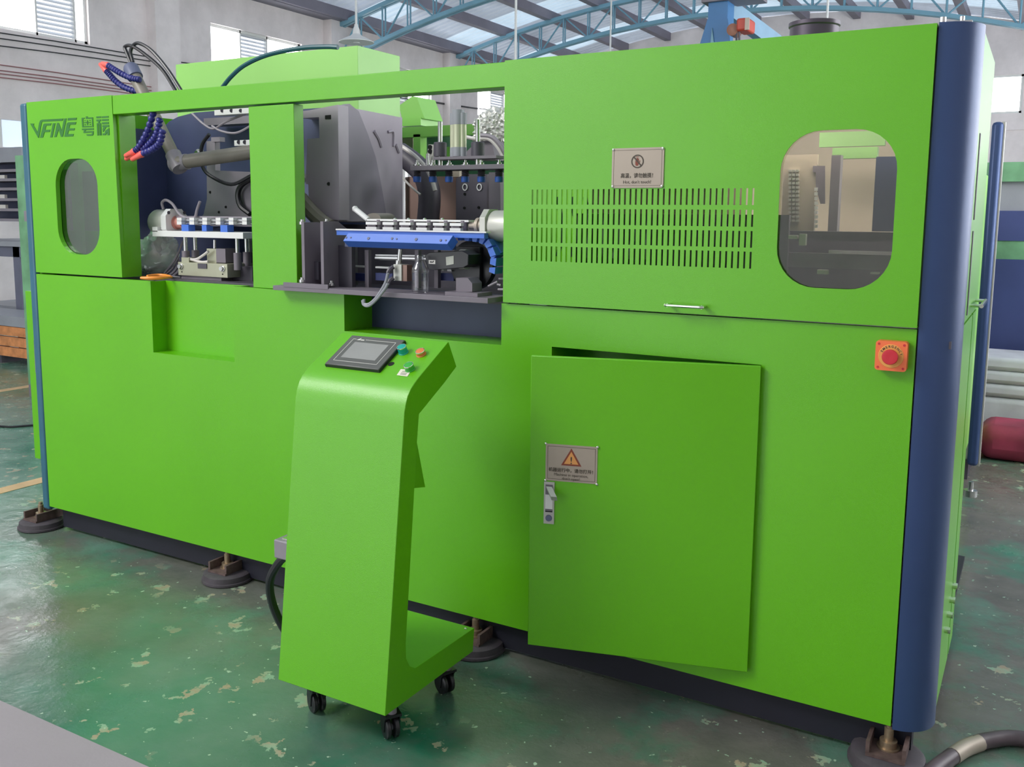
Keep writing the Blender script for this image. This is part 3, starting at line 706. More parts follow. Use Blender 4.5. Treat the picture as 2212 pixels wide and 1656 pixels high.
sub(dbox(lx0+lw*.15, lx1-lw*.15, .0056, .0062, lz0+lh*.285, lz0+lh*.31), 'latch_gap', SLIT, door)
kc = dsign(lx0+lw*.5, lz0+lh*.14, .004)
sub(MB().rev(kc, dn, [(lw*.32, 0), (lw*.30, .003), (lw*.2, .0032), (.0003, .0028)], 18), 'key_cylinder', PIPEC, door, 'blue grey key cylinder', True)
la = dsign(lx0+lw*.5, lz1-lh*.14, .004); lb = la + dn*.030 + rt*.022 + Vector((0, 0, -.022))
ax = (lb-la).normalized(); sd_ = rt; upv = ax.cross(sd_).normalized()
lev = MB(); hw = lw*.28
lev.add([la+sd_*a*hw+upv*b*.007 for a in (-1, 1) for b in (-1, 1)] + [lb+sd_*a*hw+upv*b*.009 for a in (-1, 1) for b in (-1, 1)], [[0,1,3,2],[4,6,7,5],[0,4,5,1],[2,3,7,6],[0,2,6,4],[1,5,7,3]])
sub(lev, 'latch_lever', ALU, door, 'grey lever swung out')

# machine feet: round pads, channel brackets, jack bolts
def foot(px, py, z=0.115):
    q = P(px, py, y=.035); x, yy = q.x, .015
    t = bpy.data.objects.new('levelling_foot', None); COL.objects.link(t); t.location = (x, yy, 0); adopt(t, mc)
    def s(mb, nm, m, smooth=True):
        o = mb.build(nm, m, None, smooth=smooth); o.parent = t; o.matrix_parent_inverse = Matrix.Translation(-Vector((x, yy, 0))); return o
    s(MB().rev((x, yy, 0), (0, 0, 1), [(.098, 0), (.104, .004), (.104, .012), (.098, .014), (.096, .034), (.082, .041), (.03, .042), (.001, .042)], 36), 'rubber_pad', CAST)
    br = MB().box(x-.05, x+.05, yy-.06, yy+.08, .042, .050)
    for a in (-1, 1): br.box(x+a*.046-.005, x+a*.046+.005, yy-.055, yy+.085, .050, .082)
    s(br, 'channel_bracket', RUST, False)
    s(MB().rev((x, yy, .05), (0, 0, 1), [(.030, 0), (.030, .004), (.023, .0042), (.023, .022), (.0125, .0225), (.0125, .058), (.0090, .060), (.0090, .071), (.006, .073)], 6*4), 'jack_bolt', BRASSY)
for px, py in ((98, 1118), (500, 1228), (1034, 1372), (1921, 1600)): foot(px, py)

# ================================================================== left bay: forming station
def part(mb, name, m, label=None, smooth=True, bevel=0.0): return mb.build(name, m, mc, label, smooth=smooth, bevel=bevel)
part(MB().box(-3.66, -2.66, 1.30, 1.33, 1.215, 1.90), 'rear_wall_plate', NAVY, smooth=False)
part(MB().ppoly([(352, 276), (366, 262), (385, 252), (420, 243), (560, 232), (560, 480), (330, 505), (322, 440), (338, 330)], .72, .06), 'clamp_plate', NAVY, 'dark navy rounded clamp plate', False)
part(MB().ppoly([(446, 305), (464, 304), (465, 368), (560, 372), (560, 482), (425, 482), (440, 462), (447, 430)], .46, .03), 'mould_bracket', GREYP, 'grey cut-out mould bracket plate', False)
part(MB().pbox(456, 296, 475, 306, .44, .47), 'bracket_stop', GREYP)
hl = MB()
for px, py in ((454, 415), (488, 447), (473, 458)): hl.cyl(P(px, py, y=.461), P(px, py, y=.457), .006, n=10)
part(hl, 'bracket_holes', SLIT)
part(MB().pbox(440, 252, 560, 268, .6, .68), 'clamp_crosshead', GREYP)
hd = MB()
for yy in (237, 305):
    hd.pbox(463 if yy == 237 else 506, yy-3, 560, yy+9, .33, .38)
part(hd, 'ejector_bar', ALUW, 'white machined bars with holes', False)
hl = MB()
for px in (516, 529): hl.cyl(P(px, 307, y=.329), P(px, 307, y=.327), .009, n=12)
for px in (480, 500, 520): hl.cyl(P(px, 239, y=.329), P(px, 239, y=.327), .008, n=12)
part(hl, 'ejector_bar_holes', DARK2)
arc = MB().tube([P(a, b, y=.44) for a, b in ((545, 385), (522, 400), (514, 420), (520, 445), (540, 462))], .012, 8)
part(arc, 'cable_loop', BLACKP)
part(MB().rev(P(435, 332, y=.40), (0, -1, 0), [(.02, 0), (.02, .02), (.012, .022), (.012, .03)], 16), 'hydraulic_fitting', STEEL)
for pts, r, m in ((((415, 245), (440, 268), (462, 278), (490, 262), (545, 240)), .005, GREYP), (((458, 272), (478, 283), (510, 287), (545, 270)), .005, GREYP),
                  (((452, 290), (438, 310), (434, 335), (438, 360), (455, 380), (500, 398), (545, 378)), .008, BLACKP)):
    part(MB().tube([P(a, b, y=.36) for a, b in pts], r, 8), 'air_line', m)
# blow pipe with elbow
pa, pb, pe = P(289, 160, y=.30), P(383, 352, y=.24), P(560, 326, y=.34)
part(MB().cyl(pa, pb, .027, n=18), 'blow_pipe', PIPE, 'grey slanted plastic pipe')
part(MB().cyl(pb+Vector((.01, 0, .002)), pe, .030, n=18), 'blow_pipe', PIPE)
eb = MB().cyl(pb+(pa-pb).normalized()*.05, pb-(pa-pb).normalized()*.035, .034, n=18); eb.cyl(pb-Vector((.03, 0, .005)), pb+(pe-pb).normalized()*.05, .034, n=18)
part(eb, 'pipe_elbow', GREYP)
tp = (pa-pb).normalized()
part(MB().rev(pa-tp*.02, tp, [(.034, 0), (.034, .055), (.030, .065), (.012, .067)], 18), 'pipe_cap', PIPEC, 'blue grey pipe cap')
for pts in (((283, 136), (273, 112), (270, 101), (284, 99), (310, 115), (350, 150), (382, 200)), ((287, 134), (282, 112), (289, 97), (302, 94), (328, 110), (362, 150), (396, 203))):
    part(MB().tube([P(a, b, y=.31) for a, b in pts], .008, 8), 'black_hose', RUBBER)
def seghose(pix, nozz, y):
    pts = [P(a, b, y=y) for a, b in pix]
    L = sum((pts[i+1]-pts[i]).length for i in range(len(pts)-1)); nb = max(4, int(L/.016))
    part(MB().tube(pts, .0125, 10, 24, lambda t: .72+.42*abs(math.sin(t*nb*PI))**.6), 'segmented_hose', HOSEB, 'navy blue jointed coolant hose')
    a, b = P(*pix[-1], y=y), P(*nozz, y=y); d = (b-a).normalized()
    part(MB().rev(a-d*.004, d, [(.013, 0), (.0145, .012), (.012, .022), (.009, (b-a).length+.006), (.006, (b-a).length+.010)], 14), 'hose_nozzle', RED, 'coral red hose nozzle')
seghose([(303, 172), (285, 169), (264, 160), (247, 150), (233, 141)], (221, 137), .27)
seghose([(312, 199), (290, 196), (268, 188), (250, 175), (238, 162), (230, 153)], (217, 139), .28)
seghose([(340, 205), (332, 240), (318, 285), (300, 318), (292, 326)], (272, 336), .02)
seghose([(346, 255), (338, 290), (322, 312), (302, 327)], (273, 343), .03)
seghose([(352, 280), (345, 308), (330, 322), (308, 332)], (286, 344), .015)

# transfer motor and gripper tray
ym = .20
xf0, xf1 = P(338, 480, y=.12).x, P(349, 480, y=.12).x
mz = P(358, 480, y=ym).z
def octx(x, y0, z0, r, c): return [(x, y0+a*r, z0+b*r) for a, b in ((-1, -1+c), (-1+c, -1), (1-c, -1), (1, -1+c), (1, 1-c), (1-c, 1), (-1+c, 1), (-1, 1-c))]
part(MB().poly(octx(xf0, ym, mz, .058, .5), (xf1-xf0, 0, 0)), 'motor_flange', ALUW, 'white octagonal motor flange', False, .001)
part(MB().rev((xf0, ym, mz), (-1, 0, 0), [(.053, 0), (.055, .01), (.055, .085), (.050, .095), (.001, .095)], 28), 'transfer_motor', ALU, 'silver round motor')
part(MB().rev((xf1, ym, mz), (1, 0, 0), [(.030, 0), (.030, .004), (.024, .006), (.024, .045), (.018, .046), (.018, .07), (.001, .07)], 22), 'shaft_coupling', PINK, 'copper coloured coupling')
bl = MB()
for a in (-1, 1):
    for b in (-1, 1): bl.cyl((xf1, ym+a*.042, mz+b*.042), (xf1+.002, ym+a*.042, mz+b*.042), .0075, n=12)
part(bl, 'flange_bolt_holes', DARK2)
part(MB().tube([P(a, b, y=.18) for a, b in ((353, 452), (350, 438), (358, 432), (372, 440), (388, 462), (402, 470), (420, 470), (426, 452), (432, 435))], .006, 8), 'motor_cable', GREYP)
yt = .13
tz1, tz0 = P(430, 499, y=yt).z, P(430, 513, y=yt).z
part(MB().box(P(329, 505, y=yt).x, P(525, 510, y=yt).x, yt, yt+.14, tz0, tz1-.002), 'gripper_tray', ALUW, 'white gripper tray', False, .001)
part(MB().pbox(329, 490, 340, 500, yt, yt+.14), 'tray_lug', ALUW)
gb0 = gb1 = None
for i, px in enumerate((387, 414, 442, 471, 499, 528)):
    part(MB().pbox(px-5, 470, px+5, 476.5, .15, .19), 'gripper_block', ALUW, smooth=False)
    part(MB().pbox(px-5, 477.5, px+5, 485, .15, .19), 'gripper_block', ALUW, smooth=False)
part(MB().pbox(376, 467, 545, 488, .19, .205), 'gripper_backbar', GREYP, smooth=False)
part(MB().cyl(P(384, 476, y=.172), P(545, 476, y=.172), .006, n=10), 'gripper_shaft', STEEL)
part(MB().cyl(P(384, 482, y=.172), P(545, 482, y=.172), .004, n=10), 'gripper_shaft', STEEL)
for x0, x1, y0, y1, d in ((392, 407, 485, 499, .145), (436, 446, 486, 499, .17), (476, 491, 486, 501, .145)):
    part(MB().pbox(x0, y0, x1, y1, d, d+.035), 'blue_stop_block', BLUEP, 'blue plastic block', False)
for px, yy in ((400, .16), (421, .24), (512, .16), (532, .24), (538, .27)):
    part(MB().cyl((P(px, 513, y=yy).x, yy, tz0), (P(px, 513, y=yy).x, yy, 1.27), .0085, n=12), 'guide_rod', STEEL)
    part(MB().cyl((P(px, 513, y=yy).x, yy, 1.33), (P(px, 513, y=yy).x, yy, 1.26), .016, n=14), 'rod_bushing', DARK)
sb = MB().pbox(385, 568, 491, 597, .13, .30); st_ = part(sb, 'stainless_block', STAIN, 'ground stainless base block', False, .001)
part(MB().pbox(427, 569, 446, 580, .127, .13), 'block_window', DARK2)
bb = MB()
for px, py in ((391, 575), (481, 580)): bb.rev(P(px, py, y=.13), (0, -1, 0), [(.013, 0), (.013, .003), (.009, .004), (.009, .012), (.004, .012)], 14)
part(bb, 'block_bolts', STEEL)
hl = MB()
for px, py in ((393, 587), (481, 592)): hl.cyl(P(px, py, y=.1295), P(px, py, y=.1285), .003, n=8)
part(hl, 'block_pin_holes', SLIT)
part(MB().pbox(392, 597, 478, 606, .14, .3), 'block_foot', DARK)
part(MB().pbox(486, 575, 545, 607, .20, .34), 'slide_block', DARK2, smooth=False)
part(MB().pbox(447, 537, 467, 568, .17, .24), 'small_air_cylinder', STAIN, smooth=False)
part(MB().pbox(467, 537, 487, 567, .17, .24), 'small_air_cylinder', DARK, smooth=False)
part(MB().cyl(P(464, 537, y=.2), P(464, 518, y=.2), .006, n=10), 'cylinder_rod', STEEL)
for pts in (((450, 543), (438, 552), (424, 560), (408, 560)), ((450, 565), (436, 566), (420, 562), (408, 558))):
    part(MB().tube([P(a, b, y=.15) for a, b in pts], .006, 8), 'air_line', TUBEW)
part(MB().pbox(392, 556, 408, 566, .14, .17), 'air_elbow', STAIN)
for k, (a, b, c, d) in enumerate(((352, 596, 386, 555), (362, 597, 388, 562), (372, 597, 392, 566), (355, 590, 396, 520))):
    part(MB().tube([P(a, b, y=.2), P((a+c)/2+3, (b+d)/2+4, y=.22), P(c, d, y=.25)], .005, 6), 'control_cable', GREYP)

# ================================================================== right bay: press, nozzles, conveyor
xp = -2.03
yp = .20
pf = MB().ppoly([(668, 238), (730, 226), (733, 475), (668, 475), (666, 398), (660, 397), (664, 300), (690, 298), (689, 253), (650, 255), (650, 240)], yp, .06)
part(pf, 'press_front_plate', PRESS, 'dark notched press plate', False)
part(MB().ppoly([(702, 249), (714, 248), (714, 257), (702, 257)], yp-.002, .002), 'plate_slot', SLIT); part(MB().cyl(P(710, 397, y=yp), P(710, 397, y=yp-.003), .007, n=12), 'plate_hole', SLIT)
xq = P(731, 350, y=yp).x
def Q(px, py, x): return P(px, py, x=x)
side = [Q(731, 232, xq-.01), Q(755, 224, xq-.01), Q(775, 240, xq-.01), Q(795, 290, xq-.01), Q(812, 340, xq-.01), Q(822, 390, xq-.01), Q(831, 440, xq-.01), Q(836, 478, xq-.01), Q(731, 478, xq-.01)]
part(MB().poly(side, (-.03, 0, 0)), 'press_side_plate', PRESSD, 'dark quarter-round press side plate', False)
rear = [Q(760, 233, xq-.08), Q(869, 254, xq-.08), Q(870, 480, xq-.08), Q(750, 480, xq-.08)]
part(MB().poly(rear, (-.04, 0, 0)), 'press_rear_plate', PRESS, 'tall dark press rear plate', False)
part(MB().box(xq-.5, xq-.12, yp+.06, yp+.12, 1.23, 1.90), 'press_inner_plate', NAVY, smooth=False)
for pts in (((808, 283), (818, 300), (824, 318)), ((838, 285), (850, 285), (850, 316)), ((855, 312), (862, 330))):
    part(MB().tube([Q(a, b, xq-.078) for a, b in pts], .007, 6, 3), 'plate_rib', PRESS)
part(MB().tube([P(a, b, y=.16) for a, b in ((648, 428), (668, 452), (690, 474), (712, 490))], .03, 10), 'slanted_pipe', PIPE)
part(MB().rev(P(653, 384, y=.14), (0, -1, 0), [(.022, 0), (.022, .012), (.012, .014), (.012, .022)], 16), 'hydraulic_fitting', STEEL)
# copper panel and duct behind the nozzle station
part(MB().box(P(874, 400, y=1.0).x, -1.55, 1.0, 1.02, 1.215, P(940, 381, y=1.0).z), 'copper_panel', COPPER, 'brown copper rear panel', False)
part(MB().box(P(874, 400, y=.98).x-.004, P(874, 400, y=.98).x+.004, .98, 1.0, 1.215, 1.74), 'panel_edge_strip', STEEL)
part(MB().pbox(968, 362, 992, 382, .95, .98), 'rear_bracket', BEIGE)
part(MB().tube([P(a, b, y=.85) for a, b in ((862, 330), (890, 350), (912, 372), (924, 400), (928, 430), (924, 485))], .050, 14), 'curved_duct', DARK2, 'black curved air duct')
for pts, m, r in ((((866, 315), (888, 330), (905, 345), (922, 365), (932, 385), (940, 412)), TUBEW, .010), (((870, 384), (882, 397), (898, 412), (908, 420)), TUBEW, .005),
               (((1007, 296), (1030, 300), (1055, 300), (1075, 318), (1090, 345)), TUBEW, .008), (((1040, 293), (1062, 296), (1080, 312), (1100, 340)), GREYP, .010)):
    part(MB().tube([P(a, b, y=.78) for a, b in pts], r, 8), 'air_tube', m)
part(MB().ppoly([(1005, 330), (1030, 305), (1062, 303), (1070, 345), (1005, 345)], .8, .1), 'hopper_throat', DARK, smooth=False)
part(MB().ppoly([(985, 385), (1005, 376), (1052, 376), (1052, 485), (985, 485)], .75, .06), 'nozzle_back_plate', DARK2, 'dark plate behind the nozzles', False)
part(MB().ppoly([(1056, 372), (1080, 372), (1082, 485), (1056, 485)], .70, .05), 'nozzle_side_plate', DARK, smooth=False)
rg = MB()
for px in (1004, 1035):
    c = P(px, 404, y=.745); n = 20
    rg.holed([(c.x+.013*math.cos(2*PI*i/n), .745, c.z+.015*math.sin(2*PI*i/n)) for i in range(n)], [[(c.x+.009*math.cos(2*PI*i/n), .745, c.z+.011*math.sin(2*PI*i/n)) for i in range(n)][::-1]], (0, .003, 0))
part(rg, 'retaining_rings', ALUW, 'pale retaining rings', False)
hl = MB()
for px, py in ((1004, 419), (1003, 449), (1034, 448)): hl.cyl(P(px, py, y=.749), P(px, py, y=.746), .006, n=10)
part(hl, 'plate_holes', SLIT)
yn = .45
part(MB().pbox(886, 356, 1110, 366, yn, yn+.10), 'nozzle_plate', DARK, 'dark nozzle carrier plate', False, .001)
part(MB().pbox(936, 337, 1072, 343, yn+.02, yn+.10), 'upper_crossplate', DARK, smooth=False)
for px in (901, 935, 970, 1005, 1040, 1078):
    q = P(px, 361, y=yn+.05); zt, zb_ = P(px, 365, y=yn).z, P(px, 392, y=yn).z; hgt_ = zt-zb_
    nz = part(MB().rev((q.x, yn+.05, zt), (0, 0, -1), [(.012, 0)]+[(.012+(.004 if k % 2 else 0), hgt_*.5*k/8) for k in range(1, 9)]+[(.013, hgt_*.55), (.001, hgt_*.56)], 14), 'suction_nozzle', DARK2, 'black bellows nozzle with blue cup')
    sub(MB().rev((q.x, yn+.05, zt-hgt_*.55), (0, 0, -1), [(.0155, 0), (.0165, hgt_*.2), (.0150, hgt_*.45), (.010, hgt_*.46)], 14), 'nozzle_cup', BLUEP2, nz, 'blue rubber cup', True)
    zz = P(px, 356, y=yn).z
    sub(MB().rev((q.x, yn+.05, zz), (0, 0, 1), [(.018, 0), (.018, .004), (.010, .005), (.010, .012), (.005, .013), (.005, .022)], 12), 'nozzle_nut', STEEL, nz, 'bright nut', True)
q = P(990, 338, y=yn+.06); zt = P(990, 238, y=yn+.06).z
cy = MB()
for a in (-1, 0, 1): cy.cyl((q.x+a*.022, yn+.06, q.z), (q.x+a*.022, yn+.06, zt-(.012 if a else 0)), .014 if a else .024, n=14)
lift = part(cy, 'lift_cylinder', CREAM, 'cream vertical air cylinder')
cps_ = []
for a in (-1, 0, 1): cp = MB(); cps_.append(cp); cp.cyl((q.x+a*.022, yn+.06, zt-.055), (q.x+a*.022, yn+.06, zt+(.001 if a == 0 else -.011)), .0146 if a else .0246, n=14); cb = MB().cyl((q.x+a*.022, yn+.06, q.z), (q.x+a*.022, yn+.06, q.z+.035), .0146 if a else .0246, n=14); cps_.append(cb)
for c_ in cps_: sub(c_, 'end_cap', GREYW, lift, 'grey end cap', True)
for px, top in ((951, 263), (1032, 258)):
    q = P(px, 338, y=yn+.06)
    part(MB().cyl((q.x, yn+.06, P(px, 357, y=yn+.06).z), (q.x, yn+.06, P(px, top, y=yn+.06).z), .0095, n=14), 'lift_guide_rod', STEEL)
    part(MB().rev((q.x, yn+.06, q.z), (0, 0, 1), [(.026, 0), (.026, .052), (.023, .055), (.010, .055)], 18), 'lift_bushing', DARK2)
part(MB().ppoly([(921, 345), (926, 312), (936, 312), (934, 357), (921, 357)], .66, .02), 'valve_bracket', ALU, 'slotted grey valve bracket', False)
vb = MB()
for py in (318, 327): vb.cyl(P(929, py, y=.66), P(929, py, y=.655), .010, n=12)
part(vb, 'valve_ports', BLACKP)
part(MB().cyl(P(924, 357, y=.64), P(924, 332, y=.64), .010, .007, 12), 'valve_fitting', STEEL)

# shelf with uprights
ZSH = 1.2275
shf = part(MB().box(-2.19, -1.262, -.05, .085, ZSH-.017, ZSH), 'mechanism_shelf', DARK, 'dark steel shelf plate', False, .001)
part(MB().box(-2.19, -1.262, .085, .6, ZSH-.03, ZSH-.01), 'mechanism_deck', DARK2, smooth=False)
part(MB().pbox(612, 612, 708, 622, -.052, -.045), 'shelf_lip', DARK, smooth=False)
for px, t in ((656, 480), (697, 478)):
    q0 = P(px-3, 605, y=-.03); q1 = P(px+3, 605, y=-.03)
    part(MB().poly([(q0.x, -.03, ZSH), (q0.x, .16, ZSH), (q0.x, .16, 1.405), (q0.x, .05, P(px, t, y=-.03).z), (q0.x, -.03, P(px, t, y=-.03).z)], (q1.x-q0.x, 0, 0)), 'upright_plate', DARK, 'dark upright plate with bright edge', False)
part(MB().pbox(670, 565, 688, 604, .02, .10), 'upright_foot', DARK2)
bn = MB()
for px, py, yy in ((653, 481, .0), (706, 480, .05), (653, 606, -.03), (716, 613, 0.0)): bn.rev(P(px, py, y=yy), (0, 0, 1), [(.012, -.006), (.012, .004), (.007, .005), (.007, .012)], 12)
part(bn, 'upright_bolts', STEEL)
for a, b, c, d in ((646, 516, 654, 535), (641, 549, 654, 557), (645, 566, 655, 575)): part(MB().pbox(a, b, c, d, .06, .12), 'chain_link', BLUEP, smooth=False)
# gripper rail on the conveyor
yg = .05
part(MB().pbox(792, 474, 1012, 478, yg+.02, yg+.07), 'gripper_bar', ALUW, 'white gripper bar', False)
for i in range(6):
    px = 803+i*36.3; dy = i*.55
    part(MB().pbox(px-13, 479+dy, px+11, 485+dy, yg, yg+.05), 'gripper_jaw', ALUW, smooth=False)
    part(MB().pbox(px-13, 490+dy, px+10, 496+dy, yg, yg+.05), 'gripper_jaw', ALUW, smooth=False)
    part(MB().pbox(px-10, 485+dy, px+8, 490+dy, yg+.01, yg+.05), 'gripper_pad', DARK, smooth=False)
    q = P(px+18, 488+dy, y=yg+.03)
    part(MB().cyl((q.x, yg+.03, q.z-.018), (q.x, yg+.03, q.z+.022), .013, n=14), 'gripper_roller', DARK)
sc = MB()
for px in (853, 882, 917, 955): sc.rev(P(px, 474, y=yg+.045), (0, 0, 1), [(.007, 0), (.006, .004), (.002, .006)], 10)
part(sc, 'gripper_bar_screws', CHROME)
lvb = MB().tube([P(a, b, y=yg+.04) for a, b in ((795, 474), (783, 464), (768, 452))], .010, 10, 3); lvb.rev(P(768, 452, y=yg+.04), (-.6, 0, .5), [(.010, -.004), (.012, .004), (.006, .012)], 10)
part(lvb, 'clamp_lever', ALUW, 'white clamp lever')
hb_ = MB(); n = 12
pp = [P(790+32*.5+17*math.cos(PI-PI*k/n), 474-14*math.sin(PI*k/n), y=.14) for k in range(n+1)]
hb_.poly(pp, (0, .09, 0)); part(hb_, 'half_round_cover', PIPE, 'grey half-round cover', True)
part(MB().pbox(725, 497, 1050, 500, .0, .03), 'rail_strip', ALUW, smooth=False)
part(MB().pbox(727, 500, 1046, 511, .005, .03), 'conveyor_chain_top', BLUEP, 'blue conveyor chain run', False)
g0 = [P(752, 503, y=-.015), P(979, 508, y=-.015), P(966, 527, y=-.03), P(741, 520, y=-.03)]
gd = MB(); bk = Vector((0, .03, -.022))
gd.add(g0+[p+bk for p in g0], [[0, 1, 2, 3], [7, 6, 5, 4], [0, 4, 5, 1], [1, 5, 6, 2], [2, 6, 7, 3], [3, 7, 4, 0]])
part(gd, 'guide_rail', BLUEP, 'blue plastic guide rail', False, .001)
nn = (g0[1]-g0[0]).cross(g0[3]-g0[0]).normalized()
if nn.y > 0: nn = -nn
gh = MB()
for px, py, r in ((748, 513, .004), (758, 513, .003), (796, 515, .0055), (847, 515, .0045), (857, 516, .003), (899, 517, .0055), (952, 519, .0045), (963, 519, .003)):
    c = PP(px, py, g0[0], nn); gh.cyl(c, c+nn*.0015, r, n=10)
part(gh, 'rail_holes', NAVY)
part(MB().pbox(745, 522, 978, 536, .0, .02), 'rail_under_lip', NAVY, smooth=False)
# chain going round the right-hand sprocket
cps = [(985, 508), (1000, 508), (1017, 510), (1034, 512), (1049, 519), (1058, 535), (1066, 555), (1064, 575), (1062, 592)]
for i in range(len(cps)-1):
    a, b = P(*cps[i], y=.03), P(*cps[i+1], y=.03); d = (b-a).normalized(); nv = Vector((d.z, 0, -d.x)); wv = .020
    part(MB().poly([a+d*.003-nv*wv*.2, b-d*.003-nv*wv*.2, b-d*.008+nv*wv*.85, a+d*.008+nv*wv*.85] if i < 4 else [a+d*.002-nv*wv*.55, b-d*.002-nv*wv*.55, b-d*.006+nv*wv*.55, a+d*.006+nv*wv*.55], (0, .05, 0)), 'chain_link', BLUEP, smooth=False)
part(MB().rev(P(1018, 573, y=.12), (0, 1, 0), [(.085, 0), (.085, .03), (.02, .03)], 30), 'chain_sprocket', BLACKP, 'dark round chain sprocket')
# right-hand rotary drive
yd = .09; zc = P(1068, 488, y=yd).z; xd = P(1054, 490, y=yd).x
part(MB().poly(octx(xd, yd, zc, .055, .5), (.022, 0, 0)), 'motor_flange', ALU, 'grey octagonal flange of right drive', False, .001)
part(MB().rev((xd+.022, yd, zc), (1, 0, 0), [(.048, 0), (.052, .008), (.052, .12), (.001, .12)], 28), 'rotary_drive', ALU, 'grey round drive body')
part(MB().rev((xd, yd, zc), (-1, 0, 0), [(.022, 0), (.022, .028), (.027, .029), (.027, .040), (.012, .041), (.012, .07), (.001, .07)], 20), 'drive_hub', PLATE, 'beige drive hub')
part(MB().ppoly([(1047, 525), (1058, 505), (1084, 545), (1062, 560)], .06, .05), 'drive_bracket', BLUEP, smooth=False)
# under the conveyor: legs, rods, servo, air cylinder, labels
for px in (792, 900, 942): part(MB().pbox(px-4, 540, px+4, 622, .10, .118), 'support_leg', DARK, smooth=False)
part(MB().pbox(726, 530, 760, 622, .05, .07), 'support_plate', DARK2, smooth=False)
part(MB().box(-2.19, -1.24, .35, .37, ZSH-.01, 1.45), 'rear_shroud', DARK2, smooth=False)
for py in (551, 557): part(MB().cyl(P(812, py, y=.12), P(925, py+2, y=.12), .007 if py == 557 else .004, n=10), 'cross_rod', STEEL)
lr = MB()
for a, b in ((761, 790), (811, 843), (880, 893), (950, 958), (966, 982)): lr.box(P(a, 588, y=.12).x, P(b, 588, y=.12).x, .12, .14, 1.296, 1.302)
part(lr, 'lower_chain_rail', ALUW, 'bright edge of lower chain rail', False)
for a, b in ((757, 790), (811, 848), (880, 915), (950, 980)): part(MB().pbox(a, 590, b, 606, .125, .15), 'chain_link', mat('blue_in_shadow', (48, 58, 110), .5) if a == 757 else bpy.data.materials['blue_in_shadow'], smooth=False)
part(MB().pbox(761, 552, 767, 580, .2, .21), 'gap_strip', GREENB)
sv = part(MB().ppoly([(917, 552), (927, 545), (998, 541), (1012, 550), (1011, 572), (1000, 578), (940, 583), (924, 580)], .02, .08), 'servo_motor', BLACKP, 'black servo motor', False, .002)
part(MB().rev(P(1003, 560, y=.06), (1, 0, 0), [(.034, -.012), (.034, .012), (.02, .013)], 22), 'servo_pulley', ALU)
sub(MB().pbox(926, 561.5, 940, 570, .0185, .02), 'servo_label', LABELW, sv, 'white maker label')
sub(MB().ppoly([(929, 564), (932, 564), (933, 566), (936, 563), (938, 563), (935.5, 567), (929, 567)], .018, .0005), 'label_mark', BLACKP, sv)
sub(MB().ppoly([(963, 555), (980, 552), (980, 570), (964, 573)], .0185, .001), 'rating_label', LABELG, sv, 'grey rating label')
part(MB().pbox(984, 533, 1036, 620, .102, .115), 'servo_mount', BLACKP, smooth=False)
part(MB().ppoly([(985, 600), (1010, 600), (1020, 612), (1020, 630), (985, 630)], .0, .06), 'mount_foot', DARK, smooth=False)
part(MB().box(P(965, 634, y=-.02).x, P(1035, 640, y=-.02).x, -.03, .06, ZSH, ZSH+.012), 'mount_base', DARK, smooth=False)
ac = part(MB().pbox(850, 571, 867, 606, -.02, .02), 'clamp_air_cylinder', ALU, 'small silver air cylinder', False)
part(MB().pbox(867, 572, 879, 607, -.015, .015), 'clamp_air_cylinder', COPPER, smooth=False)
sub(MB().cyl(P(862, 571, y=0), P(865, 538, y=0), .008, n=12), 'piston_rod', STEEL, ac, smooth=True)
sub(MB().cyl(P(861, 572, y=0), P(862, 562, y=0), .012, n=12), 'rod_nut', STEEL, ac, smooth=True)
for py in (576, 600): part(MB().tube([P(850, py, y=-.03), P(842, py+6, y=-.04), P(838, py+14, y=-.045)], .008, 8), 'speed_fitting', DARK2)
for pts in (((838, 590), (832, 612), (815, 640), (798, 656), (787, 656), (786, 646)), ((838, 612), (830, 626), (812, 648), (797, 660), (786, 658), (783, 648))):
    part(MB().tube([P(a, b, y=-.075) for a, b in pts], .0052, 8), 'air_tube', GREYW, 'grey drooping air tube')
for a, b in (((1055, 618), (1075, 608)), ((1078, 602), (1092, 602)), ((1076, 625), (1092, 625)), ((1048, 646), (1055, 653)), ((1074, 614), (1082, 616))):
    part(MB().cyl(P(*a, y=.06), P(*b, y=.06), .004, n=8), 'pneumatic_fitting', GREYP)

# ================================================================== upper rear parts
hb0 = MB().box(P(380, 160, y=.85).x, P(773, 140, y=.85).x, .85, 1.17, 1.90, P(773, 98, y=.85).z)
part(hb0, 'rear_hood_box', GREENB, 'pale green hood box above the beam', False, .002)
part(MB().tube([P(a, b, y=.55) for a, b in ((478, 192), (500, 165), (530, 140), (580, 118), (650, 104), (705, 101), (730, 102))], .010, 8), 'arched_hose', RUBG, 'dark teal hose arching over the beam')
yr = 1.6
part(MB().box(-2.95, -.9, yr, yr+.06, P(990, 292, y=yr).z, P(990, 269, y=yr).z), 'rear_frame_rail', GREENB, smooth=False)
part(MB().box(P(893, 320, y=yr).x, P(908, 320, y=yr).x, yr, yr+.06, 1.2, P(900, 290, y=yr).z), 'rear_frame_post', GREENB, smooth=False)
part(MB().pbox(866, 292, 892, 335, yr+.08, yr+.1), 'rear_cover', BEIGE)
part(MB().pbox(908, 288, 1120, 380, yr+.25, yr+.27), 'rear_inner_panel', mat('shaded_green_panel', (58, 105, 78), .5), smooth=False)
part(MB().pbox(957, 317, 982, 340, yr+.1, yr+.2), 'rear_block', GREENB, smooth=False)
hp = MB()
A = [P(862, 228, y=1.7), P(890, 208, y=1.7), P(900, 209, y=1.7), P(917, 256, y=1.7), P(868, 256, y=1.7)]
hp.poly(A, (0, .18, 0)); hp.box(P(869, 260, y=1.7).x, P(911, 260, y=1.7).x, 1.69, 1.86, P(890, 272, y=1.7).z, P(890, 255, y=1.7).z)
